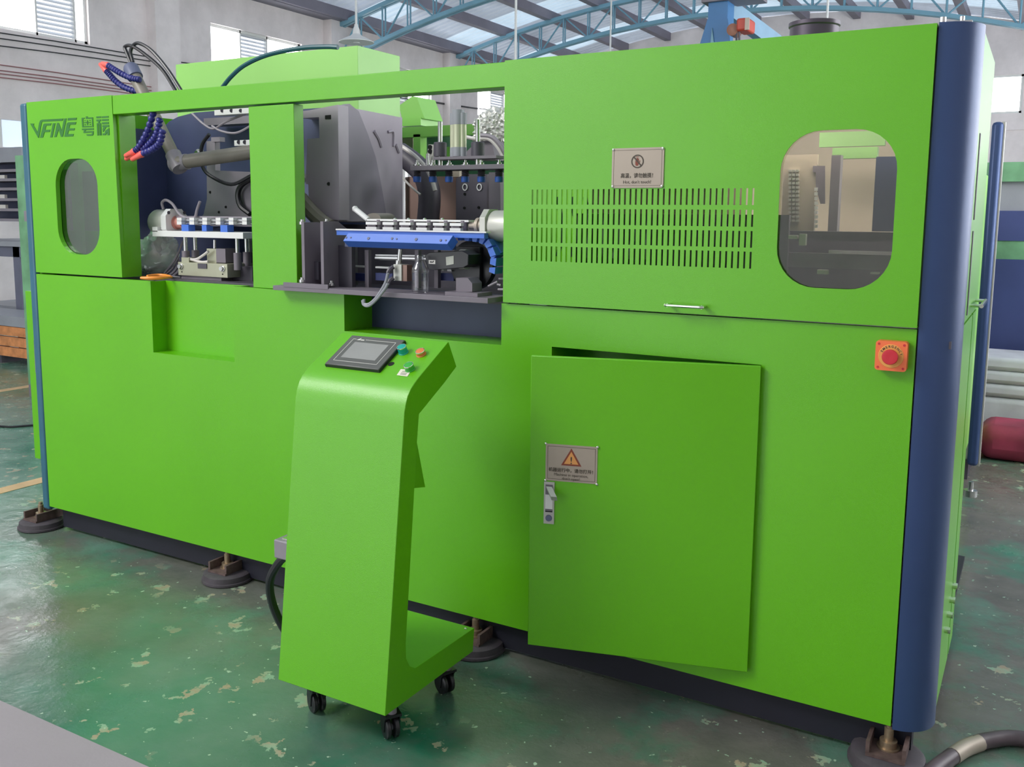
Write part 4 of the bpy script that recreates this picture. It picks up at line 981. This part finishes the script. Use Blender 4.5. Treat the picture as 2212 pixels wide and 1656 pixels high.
part(hp, 'feed_hopper', GREENB, 'pale green feed hopper', False)
# foil duct
fo = MB(); c = P(1078, 288, y=1.0); bm = bmesh.new(); bmesh.ops.create_icosphere(bm, subdivisions=5, radius=.12)
for v in bm.verts:
    nvec = noise.noise(v.co*22)*.016+abs(noise.noise(v.co*55))*.028+noise.noise(v.co*140)*.008
    v.co = v.co*(1+nvec/.12); v.co = Vector((v.co.x*.95, v.co.y*.8, v.co.z*.85))+c
fo.add([v.co.copy() for v in bm.verts], [[v.index for v in f.verts] for f in bm.faces]); bm.free()
part(fo, 'foil_wrapped_duct', FOIL, 'crumpled foil wrapped duct', False)

# ================================================================== inside the right hood, seen through window and slots
part(MB().box(-1.2, -.02, 1.10, 1.12, 1.18, 1.93), 'hood_rear_panel', BEIGE, smooth=False)
lp_ = area('added_hood_fill', (-.32, .50, 1.90), (-.30, .66, 1.3), .8, .12, 13.0, (1, .93, .86)); lp_.parent = None  # fill light added to brighten the hood interior behind the glass
part(MB().box(-.60, -.05, .44, .56, 1.905, 1.915), 'added_fill_bar', WHITEP, smooth=False)  # white bar made up to go with the added fill light
part(MB().pbox(1690, 334, 1762, 500, .55, .57), 'heater_panel', BEIGE, 'beige heater lamp panel', False)
part(MB().ppoly([(1756, 358), (1782, 358), (1782, 440), (1772, 440), (1762, 402), (1762, 372), (1756, 372)], .545, .004), 'heater_slot', DARK, smooth=False)
part(MB().pbox(1792, 335, 1812, 505, .52, .56), 'heater_upright', DARK, smooth=False)
part(MB().pbox(1798, 318, 1895, 342, .6, .63), 'heater_top_rail', SAGE, smooth=False)
part(MB().pbox(1770, 284, 1912, 316, .75, .77), 'inner_green_panel', SAGE, smooth=False)
part(MB().pbox(1888, 338, 1945, 500, .5, .53), 'inner_dark_door', NAVY, smooth=False)
cl_ = MB()
for col in (1706, 1714, 1722):
    for r in range(13): cl_.pbox(col-3, 366+r*9, col+3, 371+r*9, .54, .55)
part(cl_, 'heater_terminals', ALU, smooth=False).__setitem__('kind', 'stuff')
cl_ = MB()
for r in range(9): cl_.pbox(1759, 405+r*10, 1766, 412+r*10, .54, .548)
part(cl_, 'heater_lamp_clips', ALUW, smooth=False).__setitem__('kind', 'stuff')
part(MB().box(-1.2, -.02, .62, .64, 1.19, P(1800, 500, y=.62).z), 'hood_lower_plate', DARK2, smooth=False)
part(MB().pbox(1680, 500, 1945, 520, .4, .46), 'hood_mechanism', DARK2, smooth=False)
part(MB().pbox(1790, 542, 1930, 549, .3, .32), 'transfer_bar', STEEL, smooth=False)
part(MB().pbox(1680, 548, 1945, 580, .38, .42), 'transfer_beam', DARK, smooth=False)
for a, b, c_, d_ in ((1726, 505, 1740, 530), (1765, 583, 1788, 592), (1880, 588, 1898, 592), (1703, 508, 1722, 516)): part(MB().pbox(a, b, c_, d_, .28, .30), 'carrier_block', ALU, smooth=False)
part(MB().box(-1.15, -.42, .35, .37, 1.2, 1.50), 'oven_module', DARK2, smooth=False)
part(MB().box(-.98, -.55, .10, .30, 1.50, 1.68), 'oven_reflector', COPPER, smooth=False)
ot = MB()
for k in range(7): ot.tube([(-1.12+k*.05, .16, 1.36), (-1.10+k*.05, .15, 1.45), (-1.13+k*.05, .17, 1.55)], .008, 6, 3)
part(ot, 'oven_cables', GREYW)

# ================================================================== loose things on the machine
bo = thing('plastic_bottle', 'clear empty plastic bottle standing on the dark shelf beside the black servo', 'bottle', (P(908, 633, z=ZSH).x, .0, ZSH))
bx, by = P(908, 625, y=-.015).x, -.015
H = P(908, 553, y=0).z-ZSH
prof = [(.001, .004), (.018, .001), (.028, .003), (.0295, .010), (.0295, H*.55), (.031, H*.57), (.031, H*.60), (.0275, H*.68), (.020, H*.80), (.0155, H*.86), (.0155, H*.89), (.0185, H*.90), (.0185, H*.915), (.0145, H*.92), (.0145, H)]
prof2 = prof + [(.0130, H), (.0140, H*.86), (.026, H*.68), (.028, H*.55), (.028, .012), (.001, .010)]
bo.location = (bx, by, ZSH)
MB().rev((bx, by, ZSH), (0, 0, 1), prof2[1:], 26).build('bottle_body', PET, bo)
MB().rev((bx, by, ZSH+H*.93), (0, 0, 1), [(.0150, 0), (.0160, .003), (.0150, .006), (.0160, .009), (.0146, .012)], 20).build('threaded_neck', PET, bo)

bgx, bgy = P(330, 560, y=.24).x, .24
bag = MB(); bm = bmesh.new(); bmesh.ops.create_icosphere(bm, subdivisions=4, radius=1)
z0 = 1.216; z1 = P(330, 512, y=.24).z
for v in bm.verts:
    c = v.co.copy(); k = 1+.20*noise.noise(c*2.1)+.13*abs(noise.noise(c*4.5+Vector((3, 1, 2))))+.035*noise.noise(c*11)
    zz = (c.z+1)/2; wd = (1.0-.55*zz**1.5)
    v.co = Vector((bgx+.145*c.x*k*wd+.03*zz, bgy+.10*c.y*k*wd, max(z0, z0+(z1-z0)*(zz**.8*k*1.1))))
bag.add([v.co.copy() for v in bm.verts], [[v.index for v in f.verts] for f in bm.faces]); bm.free()
bgt = thing('plastic_bag', 'crumpled clear plastic bag of metal parts on the deck under the silver motor', 'bag', (bgx, bgy, z0))
bag.build('bag_film', BAGM, bgt)
for k in range(7):
    a = random.uniform(0, PI); px_, py_ = bgx-.05+random.uniform(-.03, .09), bgy-.02+random.uniform(-.03, .03)
    l_ = .03; zz = z0+.012+.006*(k % 3)
    MB().rev((px_-l_/2*math.cos(a), py_-l_/2*math.sin(a), zz), (math.cos(a), math.sin(a), .2), [(.011, 0), (.011, .008), (.007, .009), (.007, l_), (.009, l_+.001), (.009, l_+.008)], 10).build('metal_fitting', STEEL, bgt)
pl = thing('pliers', 'pliers with orange handles lying on the deck edge below the clear bag', 'tool', (P(340, 600, z=1.22).x, .07, 1.209))
for pts in (((304, 600), (325, 600.5), (350, 600), (371, 598)), ((318, 596), (340, 594.5), (358, 595), (371, 597))):
    MB().tube([P(a, b, z=1.2230) for a, b in pts], .0062, 8, 5, lambda t: .75+.5*math.sin(PI*min(1, t*1.1+.05))).build('handle', ORP, pl, 'orange grip')
MB().tube([P(a, b, z=1.2230) for a, b in ((371, 597.5), (380, 598), (390, 598.5))], .007, 8, 4, lambda t: 1.1-.8*t).build('jaws', DARK2, pl, 'dark steel jaws')

# ================================================================== operator console
CX0, CX1 = -1.586, -1.1945
cs = thing('control_console', 'green wheeled control console with touch screen standing before the machine', 'console', ((CX0+CX1)/2, -.46, 0))
fold = [(-.592, .940), (-.5895, .962), (-.583, .984), (-.573, 1.005), (-.558, 1.023), (-.540, 1.037), (-.520, 1.0495)]
prof = [(-.686, .137)] + fold + [(-.376, 1.130), (-.334, 1.052), (-.398, 1.013), (-.522, .945), (-.533, .86), (-.590, .300), (-.588, .262), (-.572, .232), (-.545, .213), (-.230, .208), (-.238, .134)]
MB().poly([(CX0, y, z) for y, z in prof], (CX1-CX0, 0, 0)).build('console_body', GREEN, cs, bevel=.0015)
A3 = Vector((0, -.520, 1.0495)); B3 = Vector((0, -.376, 1.130)); sl_ = (B3-A3).normalized(); cn = Vector((0, -sl_.z, sl_.y))
def K(px, py, off=0.0): return PP(px, py, A3+cn*off, cn)
def kloc(q): return q.x, (q-A3).dot(sl_)
def kp(u, v, off): return Vector((u, 0, 0)) + A3 + sl_*v + cn*off
cor = [kloc(K(*p, .012)) for p in ((761, 722), (873, 735), (817, 798), (703, 784))]
u0_ = (cor[0][0]+cor[3][0])/2; u1_ = (cor[1][0]+cor[2][0])/2; v1_ = (cor[0][1]+cor[1][1])/2; v0_ = (cor[2][1]+cor[3][1])/2
def kbox(u0, u1, v0, v1, o0, o1):
    return MB().add([kp(u, v, o) for u in (u0, u1) for v in (v0, v1) for o in (o0, o1)], [[0,1,3,2],[4,6,7,5],[0,4,5,1],[2,3,7,6],[0,2,6,4],[1,5,7,3]])
ts = kbox(u0_, u1_, v0_, v1_, .0, .012).build('touch_screen', BEZEL, cs, 'grey touch screen unit', bevel=.002)
dw, dh = u1_-u0_, v1_-v0_
sub(kbox(u0_-.001, u1_+.001, v0_-.001, v1_+.001, .0, .0085), 'screen_casing', BLACKP, ts, 'black casing edge')
ln = MB()
la_, lb_, lc_, ld_ = u0_+dw*.09, u1_-dw*.10, v0_+dh*.13, v1_-dh*.12
for a, b, c, d in ((la_, lb_, lc_, lc_+.0012), (la_, la_+.0012, lc_, ld_), (lb_-.0012, lb_, lc_, ld_), (la_, la_+dw*.06, ld_-.0012, ld_), (la_+dw*.24, lb_, ld_-.0012, ld_)):
    k_ = kbox(a, b, c, d, .012, .0124); ln.add(k_.v, k_.f)
sub(ln, 'bezel_line', LABELW, ts, 'thin white border line')
lo = MB().poly([kp(la_+dw*.08, ld_-.005, .0125), kp(la_+dw*.14, ld_-.005, .0125), kp(la_+dw*.14, ld_+.006, .0125)], cn*.0003)
k_ = kbox(la_+dw*.15, la_+dw*.22, ld_-.005, ld_-.001, .0122, .0126); lo.add(k_.v, k_.f)
sub(lo, 'maker_mark', LABELW, ts, 'small white triangle mark')
sub(kbox(u0_+dw*.17, u1_-dw*.19, v0_+dh*.25, v1_-dh*.22, .0115, .0123), 'display', SCREEN, ts, 'grey reflecting display')
def button(px, py, m, nm, hgt_, label):
    c = K(px, py, hgt_)
    c = c - cn*hgt_
    b = MB().rev(c, cn, [(.0150, 0), (.0150, .002), (.0138, .003), (.0138, hgt_-.003), (.001, hgt_-.003)], 22).build('push_button', m, cs, label)
    sub(MB().rev(c+cn*(hgt_-.003), cn, [(.0139, 0), (.0143, .001), (.0143, .0028), (.0128, .0030), (.0124, .0015)], 22), 'button_ring', CHROME, b, smooth=True)
    sub(MB().rev(c+cn*(hgt_-.003), cn, [(.0124, 0), (.0122, .0026), (.009, .0034), (.0003, .0035)], 20), 'button_cap', m, b, smooth=True)
button(867, 748, TEALB, 'teal', .022, 'teal push button'); button(907, 757, ORB, 'orange', .014, 'orange push button'); button(882, 787, GRNB, 'green', .018, 'green push button')
c = K(845, 786); MB().rev(c, cn, [(.0095, .0003), (.0095, .0006), (.0003, .0006)], 20).build('button_hole', SLIT, cs, 'empty round button hole')
q = [K(*p, .0006) for p in ((866, 797), (889, 799), (880, 813), (857, 810))]
pl_ = MB().poly(q, cn*.0004).build('paper_label', PAPER, cs, 'small cream paper label')
def qi(a, b): return q[0]*(1-a)*(1-b)+q[1]*a*(1-b)+q[2]*a*b+q[3]*(1-a)*b+cn*.0006
lb = MB()
for b in (.3, .55, .75): lb.poly([qi(.25, b), qi(.8, b), qi(.8, b+.07), qi(.25, b+.07)], cn*.0002)
sub(lb, 'label_lines', BEZEL, pl_, 'faint print lines')
# back door of the console left ajar
bd = MB().add([(CX1-.03, -.526, .938), (CX1-.03, -.515, .938), (CX1-.03, -.452, .715), (CX1-.03, -.552, .735), (CX1-.045, -.526, .938), (CX1-.045, -.515, .938), (CX1-.045, -.452, .715), (CX1-.045, -.552, .735)],
              [[0,1,2,3],[7,6,5,4],[0,4,5,1],[1,5,6,2],[2,6,7,3],[3,7,4,0]])
bk_ = bd.build('rear_hatch', GREEN, cs, 'green hatch flap hanging behind', smooth=False)
bks = MB().rev((CX1-.03, -.505, .835), (1, 0, 0), [(.003, 0), (.002, .001)], 8)
sub(bks, 'hatch_screw', CHROME, bk_)
sc_ = MB()
for x, y in ((CX1-.02, -.25), (CX1-.02, -.52), (CX0+.02, -.25)): sc_.rev((x, y, .2095), (0, 0, 1), [(.005, 0), (.004, .002), (.001, .003)], 10)
sc_.build('base_screws', CHROME, cs)
def caster(x, y, yaw):
    Mx = Matrix.Translation((x, y, 0)) @ Matrix.Rotation(yaw, 4, 'Z')
    t = bpy.data.objects.new('caster', None); COL.objects.link(t); t.location = (x, y, 0); adopt(t, cs)
    def s(mb, nm, m):
        o = mb.build(nm, m, None); o.parent = t; o.matrix_parent_inverse = Matrix.Translation(-Vector((x, y, 0))); return o
    tr = lambda *p: Mx @ Vector(p)
    wh = MB()
    for a in (-.021, .004): wh.rev(tr(0, a, .033), tr(0, a+1, .033)-tr(0, a, .033), [(.012, 0), (.028, .0005), (.033, .004), (.033, .013), (.028, .0165), (.012, .017)], 22)
    s(wh, 'wheel', RUBBER)
    hub = MB().cyl(tr(0, -.019, .031), tr(0, .019, .031), .010, n=14); s(hub, 'hub', GREYW)
    fk = MB()
    for a in (-.024, .020):
        pts = [tr(-.012, a, .025), tr(.012, a, .025), tr(.018, a, .06), tr(.030, a, .078), tr(-.012, a, .078), tr(-.02, a, .05)]
        fk.poly(pts, tr(0, a+.004, 0)-tr(0, a, 0))
    k2 = MB(); vs = [tr(*p) for p in ((-.014, -.024, .074), (.032, -.024, .074), (.032, .024, .074), (-.014, .024, .074), (-.014, -.024, .082), (.032, -.024, .082), (.032, .024, .082), (-.014, .024, .082))]
    fk.add(vs, [[3,2,1,0],[4,5,6,7],[0,1,5,4],[1,2,6,5],[2,3,7,6],[3,0,4,7]])
    s(fk, 'fork', BLACKP)
    cp = MB().cyl(tr(.014, 0, .082), tr(.014, 0, .128), .014, n=14); cp.box(x-.03, x+.05, y-.03, y+.03, .125, .133); s(cp, 'swivel', GREYP)
caster(-1.262, -.575, -.6); caster(-1.540, -.575, -.5); caster(-1.27, -.285, -.4); caster(-1.545, -.285, .3)
MB().box(CX0+.02, CX1-.02, -.655, -.25, .128, .136).build('base_plate', GREEN, cs)
# plug and cable on the left side
cn_ = MB().box(CX0-.06, CX0+.002, -.63, -.56, .478, .535); cn_.build('plug_housing', GREYP, cs, 'grey plug housing with clip', bevel=.004)
MB().box(CX0-.035, CX0, -.62, -.57, .536, .541).build('plug_clip', CHROME, cs)
MB().tube([(CX0-.03, -.595, .49), (CX0-.085, -.59, .44), (CX0-.125, -.585, .37), (CX0-.13, -.56, .27), (CX0-.085, -.53, .17), (CX0+.03, -.48, .06), (CX0+.10, -.30, .012), (CX0+.1, -.1, .012)], .013, 10).build('console_cable', RUBBER, cs, 'thick black console cable')

# ================================================================== hose on the floor, lower right
hz = .022
ho_ = MB().tube([(-.02, -.42, hz), (.06, -.18, hz), (.10, -.03, hz), (.135, .07, hz), (.178, .17, hz), (.235, .25, hz), (.33, .31, hz), (.55, .30, hz), (.8, .1, hz)], hz, 12)
ho_ = tag(ho_.build('floor_hose', mat('dusty_black_hose', (80, 68, 74), .45, var=.15, scale=30)), 'dark ribbed hose curving over the floor beside the front right foot', 'hose')
sub(MB().tube([(.152, .11, hz), (.178, .17, hz), (.212, .222, hz)], hz*1.04, 12, 6), 'hose_print', PLATE, ho_, 'pale printed band', True)

# ================================================================== left background
yl = .42
lc = thing('control_cabinet', 'green control cabinet door standing out past the left end of the machine', 'cabinet', (-4.15, .4, 0))
q0, q1 = P(54, 628, y=yl), P(58, 985, y=yl)
MB().box(q0.x, -3.78, yl, yl+.03, q1.z, q0.z).build('door_leaf', GREEN, lc, bevel=.002)
MB().box(-3.80, -3.76, yl, yl+.9, .0, q0.z+.02).build('cabinet_side', GREENB, lc)
lk = MB().pbox(74, 735, 79, 790, yl-.02, yl); lk.pbox(76, 790, 82, 805, yl-.03, yl); lk.build('door_latch', CHROME, lc, 'chrome latch')
gc = thing('electrical_cabinet', 'pale green electrical cabinet in the gap left of the machine', 'cabinet', (-5.6, 1.9, 0))
yq = 1.9
MB().box(P(42, 500, y=yq).x, P(80, 500, y=yq).x, yq, yq+.5, .1, P(55, 335, y=yq).z).build('cabinet_body', FARG, gc, smooth=False)
MB().pbox(52, 455, 62, 478, yq-.03, yq).build('cabinet_switch', GREYP, gc)
MB().box(P(42, 500, y=yq).x, P(80, 500, y=yq).x, yq, yq+.5, 0, .1).build('cabinet_plinth', DARK, gc)
# steel workbench
ybn = 3.2
wbn = thing('workbench', 'slate grey steel workbench seen past the left end of the machine', 'workbench', (-9, ybn+.3, 0))
zt0 = P(30, 522, y=ybn).z
MB().box(-10.2, P(75, 530, y=ybn).x, ybn, ybn+.9, zt0-.05, zt0).build('table_top', GREYW, wbn)
MB().box(-10.2, P(75, 530, y=ybn).x, ybn+.03, ybn+.06, zt0-.16, zt0-.05).build('apron', BENCH, wbn)
for pxa, yy in ((38, ybn+.03), (-90, ybn+.03), (70, ybn+.8)):
    q = P(pxa, 600, y=yy); MB().box(q.x-.055, q.x+.055, yy, yy+.11, 0, zt0-.05).build('leg', BENCH, wbn)
q = P(20, 650, y=ybn+.1); MB().box(-10.2, q.x+.3, ybn+.25, ybn+.8, .42, .46).build('lower_shelf', GREYW, wbn)
# rack with dark trays
yk = 3.45
rk = thing('parts_rack', 'grey louvred parts rack with dark trays above the workbench', 'rack', (-9.3, yk, zt0))
a, b = P(0, 325, y=yk), P(44, 478, y=yk)
MB().box(-10.2, P(46, 330, y=yk).x, yk, yk+.5, P(20, 350, y=yk).z, P(20, 318, y=yk).z).build('rack_hood', GREYW, rk)
MB().box(-10.2, b.x, yk+.3, yk+.32, b.z, P(20, 350, y=yk).z).build('rack_back', NAVY, rk)
MB().box(P(40, 400, y=yk).x, b.x, yk, yk+.3, b.z, P(20, 350, y=yk).z).build('rack_side', GREYP, rk)
for py in (365, 385, 405, 428, 450, 472):
    MB().box(-10.2, P(40, py, y=yk).x, yk, yk+.3, P(20, py+6, y=yk).z, P(20, py, y=yk).z).build('tray', GREYP, rk)
for px, py in ((4, 378), (4, 420), (6, 442)): MB().pbox(px-8, py, px+6, py+12, yk+.05, yk+.08).build('tray_label', LABELW, rk, 'white label card')
for a_ in (-10.0, b.x-.1): MB().box(a_-.03, a_+.03, yk+.1, yk+.16, zt0, b.z).build('rack_leg', BENCH, rk)
# crate
cr = thing('wooden_crate', 'orange brown wooden crate with grey lid on the floor at far left', 'crate', (-8.9, 2.75, 0))
yc = 2.75
zc1 = P(30, 705, y=yc).z; zc0 = P(30, 772, y=yc).z
for i in range(3):
    h_ = (zc1-zc0)/3; MB().box(-10.2, P(62, 740, y=yc).x, yc, yc+.03, zc0+i*h_+.006, zc0+(i+1)*h_-.006).build('plank', WOOD, cr)
MB().box(P(62, 740, y=yc).x-.03, P(62, 740, y=yc).x, yc+.03, yc+.5, zc0, zc1).build('plank', WOOD, cr)
MB().box(-10.2, P(62, 740, y=yc).x, yc-.01, yc+.42, zc1, P(30, 690, y=yc).z+.03).build('crate_lid', GREYW, cr, 'grey lid')
for xx in (-10, -9.2, -8.65): MB().box(xx-.05, xx+.05, yc+.02, yc+.45, 0, zc0+.006).build('skid', DARK2, cr)
# cable on the floor
tag(MB().tube([P(a, b, z=.008) for a, b in ((-60, 912), (0, 920), (30, 921), (70, 918), (120, 915))], .008, 6).build('floor_cable', RUBBER), 'thin black cable lying on the green floor left of the machine', 'cable')

# pendant lamps
def pendant(px, py, y, label, zr_=None):
    q = P(px, py, y=y); x, z = q.x, q.z
    t = thing('pendant_lamp', label, 'lamp', (x, y, z), 'pendant lamps')
    MB().rev((x, y, z), (0, 0, 1), [(.27, 0), (.272, .01), (.20, .05), (.09, .10), (.06, .13), (.05, .20), (.03, .24), (.03, .27), (.005, .28)], 28).build('lamp_shade', WHITEP, t)
    MB().rev((x, y, z+.02), (0, 0, 1), [(.05, -.03), (.06, .0), (.04, .04)], 16).build('bulb', LITW if False else WHITEP, t)
    MB().cyl((x, y, z+.27), (x, y, zroof(x)+.1), .018, n=8).build('rod', WHITEP, t)
pendant(770, 92, 9.0, 'white pendant lamp with enamel shade seen above the pale green hood box')
pendant(1113, 175, 9.0, 'pendant lamp whose rod crosses the truss right of the beam joint')
pendant(1317, 160, 14.5, 'pendant lamp rod rising left of the blue crane post')
pendant(1783, 110, 12.0, 'pendant lamp rod rising behind the dark exhaust stub')
# jib crane
yj = 7.0
jb = thing('jib_crane', 'blue steel crane post with gusset plates behind the machine hood', 'crane', (P(1565, 90, y=yj).x, yj, 0))
xj0, xj1 = P(1530, 20, y=yj).x, P(1572, 20, y=yj).x
MB().box(xj0, xj1, yj, yj+.22, 0, P(1550, 2, y=yj).z).build('post', CRANE, jb)
MB().ppoly([(1528, 42), (1572, 40), (1586, 180), (1486, 180)], yj-.03, .03).build('gusset_plate', CRANE, jb, smooth=False)
MB().ppoly([(1538, 60), (1552, 180), (1526, 180)], yj-.05, .02).build('gusset_rib', TRUSS, jb, smooth=False)
MB().box(xj0-.06, xj1+.32, yj-.05, yj+.3, P(1550, 4, y=yj).z, P(1550, -4, y=yj).z).build('head_plate', DARK, jb)
bmj = MB(); a, b = P(1556, 6, y=yj+.1), P(1690, 105, y=yj+1.2)
dd = (b-a).normalized(); rr_ = Vector((0, 0, .09)); ss_ = dd.cross(Vector((0, 0, 1))).normalized()*.05
bmj.add([a+ss_+rr_, a-ss_+rr_, a-ss_-rr_, a+ss_-rr_, b+ss_+rr_, b-ss_+rr_, b-ss_-rr_, b+ss_-rr_], [[0,1,2,3],[7,6,5,4],[0,4,5,1],[1,5,6,2],[2,6,7,3],[3,7,4,0]])
bmj.build('brace_beam', mat('pale_blue_beam', (130, 165, 190), .5), jb, 'pale blue sloping brace')
ht = thing('chain_hoist', 'red electric chain hoist hanging at the blue crane post', 'hoist', (P(1600, 60, y=6.85).x, 6.85, P(1600, 75, y=6.85).z))
MB().pbox(1590, 38, 1617, 66, 6.75, 7.0).build('hoist_body', mat('red_hoist_paint', (190, 70, 52), .5, var=.12), ht, bevel=.02)
MB().pbox(1609, 38, 1618, 64, 6.73, 6.75).build('hoist_cover', PLATE, ht)
MB().rev(P(1586, 66, y=6.85), (0, -1, 0), [(.06, -.08), (.06, .06), (.03, .07)], 18).build('hoist_drum', mat('brown_drum', (150, 100, 80), .5), ht)
for px in (1591, 1597): MB().cyl(P(px, 66, y=6.8), P(px, 110, y=6.8), .012, n=6).build('hoist_chain', DARK2, ht)
# right background: rear machine post, blue machine, sacks and red wrap
yv = 3.18
rm = thing('rear_machine', 'second machine behind, only its dark blue corner post showing at right', 'machine', (-.3, yv+.3, 0))
q = P(2117, 1008, y=yv)
MB().box(P(2104, 900, y=yv).x-.02, P(2120, 900, y=yv).x, yv, yv+.12, .1, 2.02).build('corner_post', BLUE, rm, 'dark blue corner post', bevel=.02)
MB().box(P(2116, 900, y=yv).x, P(2119, 900, y=yv).x+.01, yv+.02, yv+.1, .1, 2.02).build('post_edge_strip', ALU, rm)
MB().box(-2.2, -.05, yv+.06, yv+.9, .12, 1.75).build('body', GREENB, rm, smooth=False)
MB().box(-2.2, -.02, yv+.08, yv+.9, 0, .12).build('plinth', DARK2, rm)
MB().rev(P(2096, 1062, y=2.2), (0, 0, 1), [(.03, -.02), (.03, .01), (.012, .012), (.012, .05)], 14).build('foot_bolt', STEEL, rm)
yb = 5.0
br_ = thing('far_machine', 'blurred dark blue machine with green top panel at the far right edge', 'machine', (.5, yb, 0))
xa, xb = P(2128, 500, y=yb).x-.2, 1.6
MB().box(xa, xb, yb, yb+1.0, .40, P(2176, 560, y=yb).z).build('lower_cabinet', FARB, br_, smooth=False)
MB().box(xa, xb, yb+.03, yb+1.0, P(2176, 560, y=yb).z, P(2176, 520, y=yb).z).build('green_band', FARG, br_, smooth=False)
MB().box(xa, xb, yb+.02, yb+1.0, P(2176, 520, y=yb).z, P(2176, 455, y=yb).z).build('control_band', FARB, br_, smooth=False)
MB().box(xa, xb, yb+.05, yb+1.0, P(2176, 455, y=yb).z, P(2176, 392, y=yb).z).build('window_band', GREYW, br_, smooth=False)
MB().box(xa, xb, yb, yb+1.0, P(2176, 392, y=yb).z, P(2176, 350, y=yb).z).build('top_panel', FARG, br_, smooth=False)
MB().box(xa, xb, yb+.1, yb+.9, 0, .40).build('machine_plinth', FARB, br_)
ys_ = 4.35
sk = thing('sack_pile', 'pile of pale sacks stacked low at the far right edge', 'sacks', (.6, ys_+.2, 0))
for i, (z0_, z1_, dx) in enumerate(((.31, .40, 0), (.40, .49, .05), (.49, .58, -.02))):
    MB().box(-.12+dx, 1.2, ys_, ys_+.5, z0_, z1_).build('sack', SACK, sk, bevel=.03, seg=3)
MB().box(-.15, 1.2, ys_, ys_+.5, .0, .1).build('pallet', WOOD, sk); MB().box(-.13, 1.2, ys_, ys_+.5, .1, .31).build('sack', SACK, sk, bevel=.04, seg=3)
yw = 3.8
rw = MB().box(.0, 1.2, yw, yw+.42, .0, .22); rw = tag(rw.build('wrapped_bundle', REDW, bevel=.08, seg=4), 'dark red wrapped bundle on the floor at the right edge', 'bundle')
